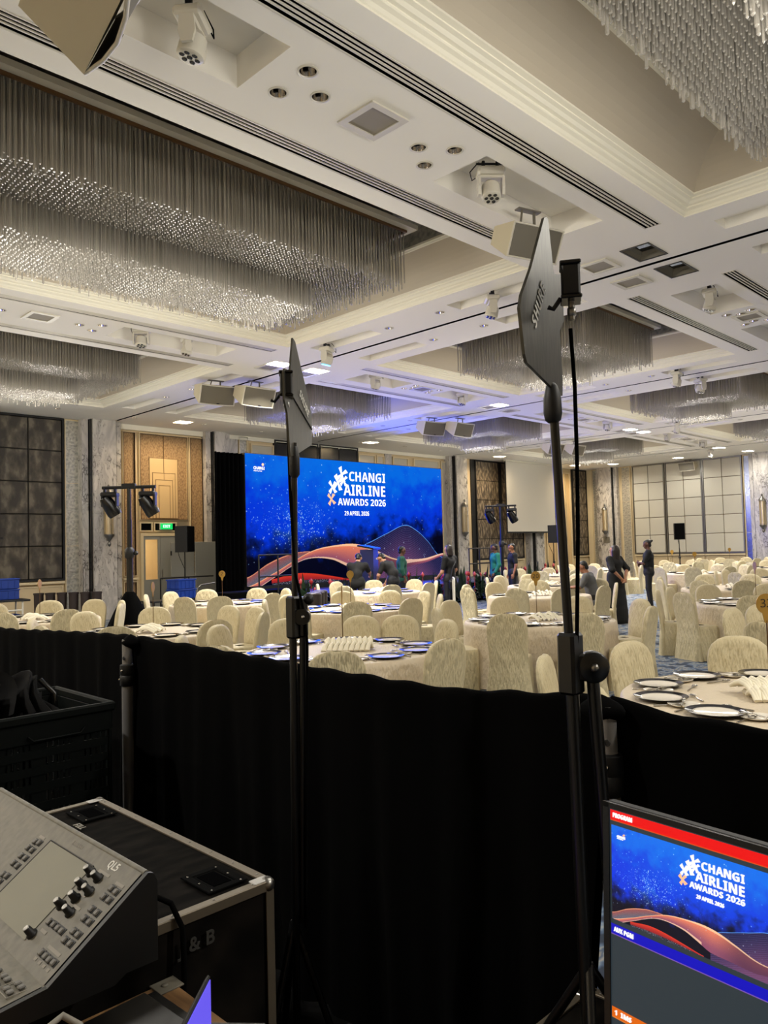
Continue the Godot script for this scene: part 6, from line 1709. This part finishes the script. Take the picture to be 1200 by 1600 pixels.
	var mt := thing("desk", "black cloth-covered desk under the monitor", "desk", V(0.62, 0, 0.1))
	part(mt, "top", MB.new().cbox(V(0.1, 0.73, 0.25), V(0.8, 0.04, 1.3), 0.01), M.black)
	for s in [-1, 1]:
		for q in [-1, 1]: part(mt, "leg", MB.new().rod(V(0.1 + s * 0.35, 0, 0.25 + q * 0.6), V(0.1 + s * 0.35, 0.72, 0.25 + q * 0.6), 0.02), M.black)

func dish(x: float, y: float, z: float, w: float, l: float) -> MB:
	# shallow handle dish: raised flange and sunken sloping bowl
	var b := MB.new()
	ring(b, [x - w / 2 - 0.008, x + w / 2 + 0.008, z - l / 2, z + l / 2], [V2(0, y), V2(0.002, y + 0.003), V2(0.02, y + 0.003), V2(0.024, y + 0.001)])
	b.quad(V(x - w / 2 + 0.018, y + 0.0005, z - l / 2 + 0.024), V(x + w / 2 - 0.018, y + 0.0005, z - l / 2 + 0.024), V(x + w / 2 - 0.018, y + 0.0005, z + l / 2 - 0.024), V(x - w / 2 + 0.018, y + 0.0005, z + l / 2 - 0.024), Vector3.UP)
	return b
func case_body(o: Node3D, a: Vector3, b: Vector3) -> void:
	var c := (a + b) / 2; var s := b - a
	part(o, "panels", MB.new().box(c, s - V(0.012, 0.008, 0.012)), M.case_ply)
	var e := MB.new()
	var t := 0.024; var h := 0.004
	for sx in [a.x, b.x]:
		var dx := t / 2 if sx == a.x else -t / 2
		e.cbox(V(sx + dx, b.y - h / 2, c.z), V(t, h + 0.002, s.z), 0.001)
		e.cbox(V(sx, b.y - t / 2, c.z), V(h, t, s.z), 0.001)
		for szz in [a.z, b.z]:
			var dz := t / 2 if szz == a.z else -t / 2
			e.cbox(V(sx + dx, c.y, szz), V(t, s.y, h), 0.001); e.cbox(V(sx, c.y, szz + dz), V(h, s.y, t), 0.001)
	for szz in [a.z, b.z]:
		var dz := t / 2 if szz == a.z else -t / 2
		e.cbox(V(c.x, b.y - h / 2, szz + dz), V(s.x, h + 0.002, t), 0.001); e.cbox(V(c.x, b.y - t / 2, szz), V(s.x, t, h), 0.001)
	part(o, "edge_angle", e, M.case_edge)
	var rv := MB.new()
	for k in 9:
		var f := (k + 0.5) / 9.0
		for sx in [a.x + t * 0.5, b.x - t * 0.5]: rv.ball(V(sx, b.y + 0.001, lerpf(a.z, b.z, f)), V(0.004, 0.002, 0.004), 6, 4)
		for szz in [a.z + t * 0.5, b.z - t * 0.5]: rv.ball(V(lerpf(a.x, b.x, f), b.y + 0.001, szz), V(0.004, 0.002, 0.004), 6, 4)
	part(o, "rivet", rv, M.steel)
	for sx in [a.x, b.x]:
		for szz in [a.z, b.z]:
			part(o, "ball_corner", MB.new().ball(V(sx + (0.012 if sx == a.x else -0.012), b.y - 0.012, szz + (0.012 if szz == a.z else -0.012)), V(0.02, 0.02, 0.02), 14, 10).cbox(V(sx + (0.03 if sx == a.x else -0.03), b.y + 0.001, szz + (0.018 if szz == a.z else -0.018)), V(0.05, 0.005, 0.03), 0.002), M.steel)

func basket(o: Node3D, w: float, h: float, d: float) -> void:
	# slotted walls: bars between rails
	var bars := MB.new()
	for s in [-1, 1]:
		for k in 25:
			var z := -d / 2 + d * (k + 0.5) / 25.0
			if k % 8 == 0: bars.box(V(s * w / 2 * 0.96, h * 0.42, z), V(0.012, h * 0.8, 0.035))
			else: bars.box(V(s * w / 2 * 0.96, h * 0.42, z), V(0.008, h * 0.8, 0.013))
		for k in 21:
			var x := -w / 2 + w * (k + 0.5) / 21.0
			bars.box(V(x, h * 0.42, s * d / 2 * 0.97), V(0.013 if k % 7 else 0.035, h * 0.8, 0.008))
	part(o, "slotted_wall", bars, M.green_plastic)
	var rails := MB.new()
	for y in [0.02, 0.11, 0.19, 0.26, 0.33, 0.42]:
		for s in [-1, 1]:
			rails.box(V(s * w / 2 * 0.97, y, 0), V(0.012, 0.035, d * 0.97)); rails.box(V(0, y, s * d / 2 * 0.98), V(w * 0.96, 0.035, 0.012))
	part(o, "band", rails, M.green_plastic)
	part(o, "bottom", MB.new().box(V(0, 0.01, 0), V(w * 0.94, 0.02, d * 0.95)), M.green_plastic)
	var rim := MB.new()
	for s in [-1, 1]:
		rim.cbox(V(s * w / 2, h - 0.02, 0), V(0.03, 0.04, d + 0.03), 0.008); rim.cbox(V(0, h - 0.02, s * d / 2), V(w, 0.04, 0.03), 0.008)
		rim.cbox(V(s * w / 2 * 0.98, h - 0.08, 0), V(0.018, 0.09, d), 0.005); rim.cbox(V(0, h - 0.08, s * d / 2 * 0.985), V(w, 0.09, 0.018), 0.005)
	part(o, "rim", rim, M.green_plastic)
	part(o, "grip", MB.new().tube([V(-0.12, h - 0.09, d / 2 + 0.012), V(-0.10, h - 0.11, d / 2 + 0.016), V(0.10, h - 0.11, d / 2 + 0.016), V(0.12, h - 0.09, d / 2 + 0.012)], 0.005, 6), M.green_plastic)

func console() -> void:
	var o := thing("mixing_desk", "grey digital mixing desk with touchscreen, knobs and buttons on the flight case", "mixing desk", V(0, 0, 0))
	# section in (x, y) extruded along z
	var z0 := -1.5; var z1 := -2.36
	var sec := PackedVector2Array([V2(0.26, 0.853), V2(0.72, 0.853), V2(0.745, 0.872), V2(0.80, 0.872), V2(0.80, 1.022), V2(0.792, 1.038), V2(0.785, 1.043), V2(0.58, 0.895), V2(0.25, 0.863)])
	part(o, "chassis", MB.new().prism(sec, z1 + 0.006, z0 - 0.006), M.console_dark)
	var ck := PackedVector2Array([V2(0.255, 0.852), V2(0.71, 0.852), V2(0.735, 0.866), V2(0.804, 0.866), V2(0.804, 1.026), V2(0.796, 1.043), V2(0.784, 1.047), V2(0.58, 0.900), V2(0.245, 0.866)])
	for z in [z0, z1]: part(o, "end_cheek", MB.new().prism(ck, z - 0.006, z + 0.006), M.console_dark)
	# top panels
	var A := V(0.785, 1.0455, z0); var B := V(0.58, 0.8975, z0)
	var sd := (B - A).normalized(); var nr := V(-(A - B).normalized().y, 0, 0)
	nr = V(-sd.y, sd.x, 0); if nr.y < 0: nr = -nr
	var L := (B - A).length()
	var P := func(w: float, t: float, h := 0.0) -> Vector3: return A + sd * t + V(0, 0, -w) + nr * h
	var bs := Basis(V(0, 0, -1), sd, V(0, 0, -1).cross(sd))   # local x = to the left end, y = down the slope, z = out of the panel or into it
	var pn := MB.new()
	pn.quad(P.call(0.012, 0.0, 0.0015), P.call(0.848, 0.0, 0.0015), P.call(0.848, L, 0.0015), P.call(0.012, L, 0.0015), nr)
	pn.tube([P.call(0.006, 0.002, -0.004), P.call(0.854, 0.002, -0.004)], 0.0075, 10)
	pn.quad(V(0.58, 0.8985, z0 - 0.012), V(0.58, 0.8985, z1 + 0.012), V(0.25, 0.8655, z1 + 0.012), V(0.25, 0.8655, z0 - 0.012), Vector3.UP)
	pn.tube([V(0.58, 0.893, z0 - 0.004), V(0.58, 0.893, z1 + 0.004)], 0.006, 10)
	part(o, "top_panel", pn, M.console_grey)
	var sf := MB.new()
	sf.quad(P.call(0.175, 0.045, 0.003), P.call(0.40, 0.045, 0.003), P.call(0.40, 0.221, 0.003), P.call(0.175, 0.221, 0.003), nr)
	var scr := part(o, "touchscreen", sf, M.console_screen)
	part(scr, "bezel", MB.new().tube([P.call(0.172, 0.043, 0.002), P.call(0.402, 0.043, 0.002), P.call(0.402, 0.222, 0.002)], 0.0022, 6), M.black)
	for q in [[0.162, 0.055], [0.124, 0.057], [0.153, 0.084], [0.114, 0.086], [0.136, 0.110], [0.160, 0.135], [0.115, 0.136], [0.170, 0.205]]:
		var kb := Basis(nr.cross(Vector3.BACK).normalized(), nr, Vector3.BACK)
		var kn := part(o, "knob", MB.new().lathe([V2(0.0115, 0.001), V2(0.0115, 0.004), V2(0.0085, 0.006), V2(0.0075, 0.019), V2(0.0068, 0.021), V2(0, 0.021)], 14, P.call(q[0], q[1], 0.001), kb), M.black)
		part(kn, "cap", MB.new().lathe([V2(0.0066, 0.0205), V2(0.006, 0.0225), V2(0, 0.0228)], 12, P.call(q[0], q[1], 0.001), kb), M.steel)
	for q in [[0.058, 0.06], [0.036, 0.061], [0.059, 0.08], [0.035, 0.08], [0.062, 0.11], [0.038, 0.11], [0.059, 0.13], [0.036, 0.13], [0.057, 0.158], [0.036, 0.158], [0.06, 0.178], [0.036, 0.177], [0.15, 0.171], [0.13, 0.17], [0.109, 0.17], [0.091, 0.17], [0.094, 0.218], [0.073, 0.218], [0.054, 0.218], [0.035, 0.217], [0.456, 0.064], [0.436, 0.062], [0.46, 0.083], [0.435, 0.083], [0.456, 0.105], [0.431, 0.104], [0.458, 0.126], [0.432, 0.126], [0.454, 0.156], [0.434, 0.154], [0.46, 0.173], [0.44, 0.172], [0.456, 0.2], [0.436, 0.2]]:
		var bt := part(o, "button", MB.new().cbox(P.call(q[0], q[1], 0.0045), V(0.013, 0.012, 0.006), 0.002, bs), M.button_grey)
		part(bt, "surround", MB.new().box(P.call(q[0] - 0.001, q[1] - 0.001, 0.0018), V(0.0175, 0.0155, 0.002), bs), M.black)
	for q in [[0.447, 0.048, 0.03], [0.121, 0.043, 0.05], [0.045, 0.046, 0.034], [0.128, 0.097, 0.03], [0.110, 0.122, 0.03], [0.143, 0.189, 0.026], [0.064, 0.202, 0.055], [0.096, 0.231, 0.010], [0.075, 0.231, 0.010], [0.055, 0.231, 0.010], [0.035, 0.231, 0.010]]:
		part(o, "label_strip", MB.new().box(P.call(q[0], q[1], 0.002), V(q[2], 0.0065, 0.001), bs), M.tape_pale)
	# lettering reads from the operator's side (from low x, looking towards +x): left end is far
	var tb := Basis(V(0, 0, 1), -sd, V(0, 0, 1).cross(-sd))
	var t1 := part(o, "lettering", text("QL5", 0.024, 0.0006), M.print_white); t1.transform = Transform3D(tb, P.call(0.112, 0.0215, 0.002))
	var t2 := part(o, "lettering", text("YAMAHA", 0.013, 0.0006), M.tape_pale); t2.transform = Transform3D(tb, P.call(0.292, 0.0225, 0.002))
	# lower panel button groups
	for g in [[0.033, 0.022], [0.082, 0.030], [0.13, 0.03], [0.178, 0.03], [0.226, 0.03]]:
		var ob := MB.new()
		var c := V(0.58 - g[1] - 0.015, 0.8985 - (g[1] + 0.015) * 0.1, z0 - g[0] - 0.015)
		for s in [-1, 1]:
			ob.box(c + V(0, 0.001, s * 0.021), V(0.05, 0.001, 0.0015)); ob.box(c + V(s * 0.025, 0.001, 0), V(0.0015, 0.001, 0.042))
		part(o, "group_outline", ob, M.tape_pale)
		for i in 2:
			for j in 2:
				part(o, "button", MB.new().cbox(c + V((i - 0.5) * 0.02 - 0.004, 0.004 - 0.0012 * (1 - i), (j - 0.5) * 0.018), V(0.013, 0.006, 0.013), 0.002), M.button_grey)

func monitor() -> void:
	var o := thing("multiview_monitor", "thin black monitor showing a red PROGRAM bar over the blue awards picture", "monitor", V(0.914, 1.365, -0.524))
	o.transform.basis = Basis(Vector3.UP, -1.693) * Basis(Vector3.RIGHT, -0.05)
	var w := 0.55; var h := 0.335
	part(o, "shell", MB.new().cbox(V(w / 2, -h / 2, -0.011), V(w, h, 0.018), 0.004), M.black)
	part(o, "bezel", MB.new().box(V(w / 2, -0.0035, 0), V(w, 0.007, 0.004)).box(V(0.0045, -h / 2, 0), V(0.009, h, 0.004)).box(V(w - 0.0045, -h / 2, 0), V(0.009, h, 0.004)).box(V(w / 2, -h + 0.008, 0), V(w, 0.016, 0.004)), M.black_gloss)
	var bg := glow("monitor_slate", Color(0.16, 0.20, 0.225), 1.0)
	part(o, "screen_face", MB.new().quad3(V(0.009, -h + 0.016, 0.0), V(w - 0.009, -h + 0.016, 0.0), V(w - 0.009, -0.007, 0.0), V(0.009, -0.007, 0.0)), bg)
	var e := 0.0006
	for q in [[-0.0085, -0.0205, Color(0.9, 0.01, 0.03), "PROGRAM", "monitor_red", Color(0.9, 0.3, 0.05)], [-0.149, -0.161, Color(0.02, 0.015, 0.72), "AUX PGM", "monitor_blue", Color(0.5, 0.35, 0.7)], [-0.250, -0.262, Color(0.85, 0.38, 0.02), "1  IMS", "monitor_orange", Color(0.9, 0.5, 0.2)]]:
		part(o, "screen_bar", MB.new().quad3(V(0.0105, q[1], e), V(0.275, q[1], e), V(0.275, q[0], e), V(0.0105, q[0], e)), glow(q[4], q[2], 1.0))
		part(o, "screen_bar_edge", MB.new().quad3(V(0.0105, q[1] - 0.0012, e), V(0.275, q[1] - 0.0012, e), V(0.275, q[1], e), V(0.0105, q[1], e)), glow(q[4] + "_edge", q[5], 0.8))
		fit_text(o, q[3], 0.015, 0.015 + 0.0040 * q[3].length(), q[1] + 0.0035, q[0] - 0.003, e * 2, glow("monitor_white", Color(1, 1, 1), 0.9), "screen_lettering")
	var pm := mat("monitor_picture", Color(0.02, 0.02, 0.02), 0.5)
	pm.emission_enabled = true; pm.emission_texture = M.led_tex; pm.emission = Color(1, 1, 1); pm.emission_energy_multiplier = 1.15; pm.emission_operator = BaseMaterial3D.EMISSION_OP_MULTIPLY
	var pic := part(o, "screen_picture", MB.new().quad3(V(0.012, -0.143, e), V(0.275, -0.143, e), V(0.275, -0.027, e), V(0.012, -0.027, e)), pm)
	event_mark(pic, 0.012, -0.027, 0.263, 0.116, e * 2, M.monitor_white, M.led_orange)
	part(o, "neck", MB.new().cbox(V(w / 2, -h * 0.9, -0.05), V(0.06, 0.4, 0.02), 0.005), M.black)
	part(o, "foot", MB.new().cbox(V(w / 2, -0.61, -0.05), V(0.24, 0.012, 0.2), 0.004), M.black)
	area(o.transform * V(0.15, -0.16, 0.01), Vector2(0.26, 0.26), Color(0.35, 0.45, 1.0), 0.006, o.transform.basis.z)
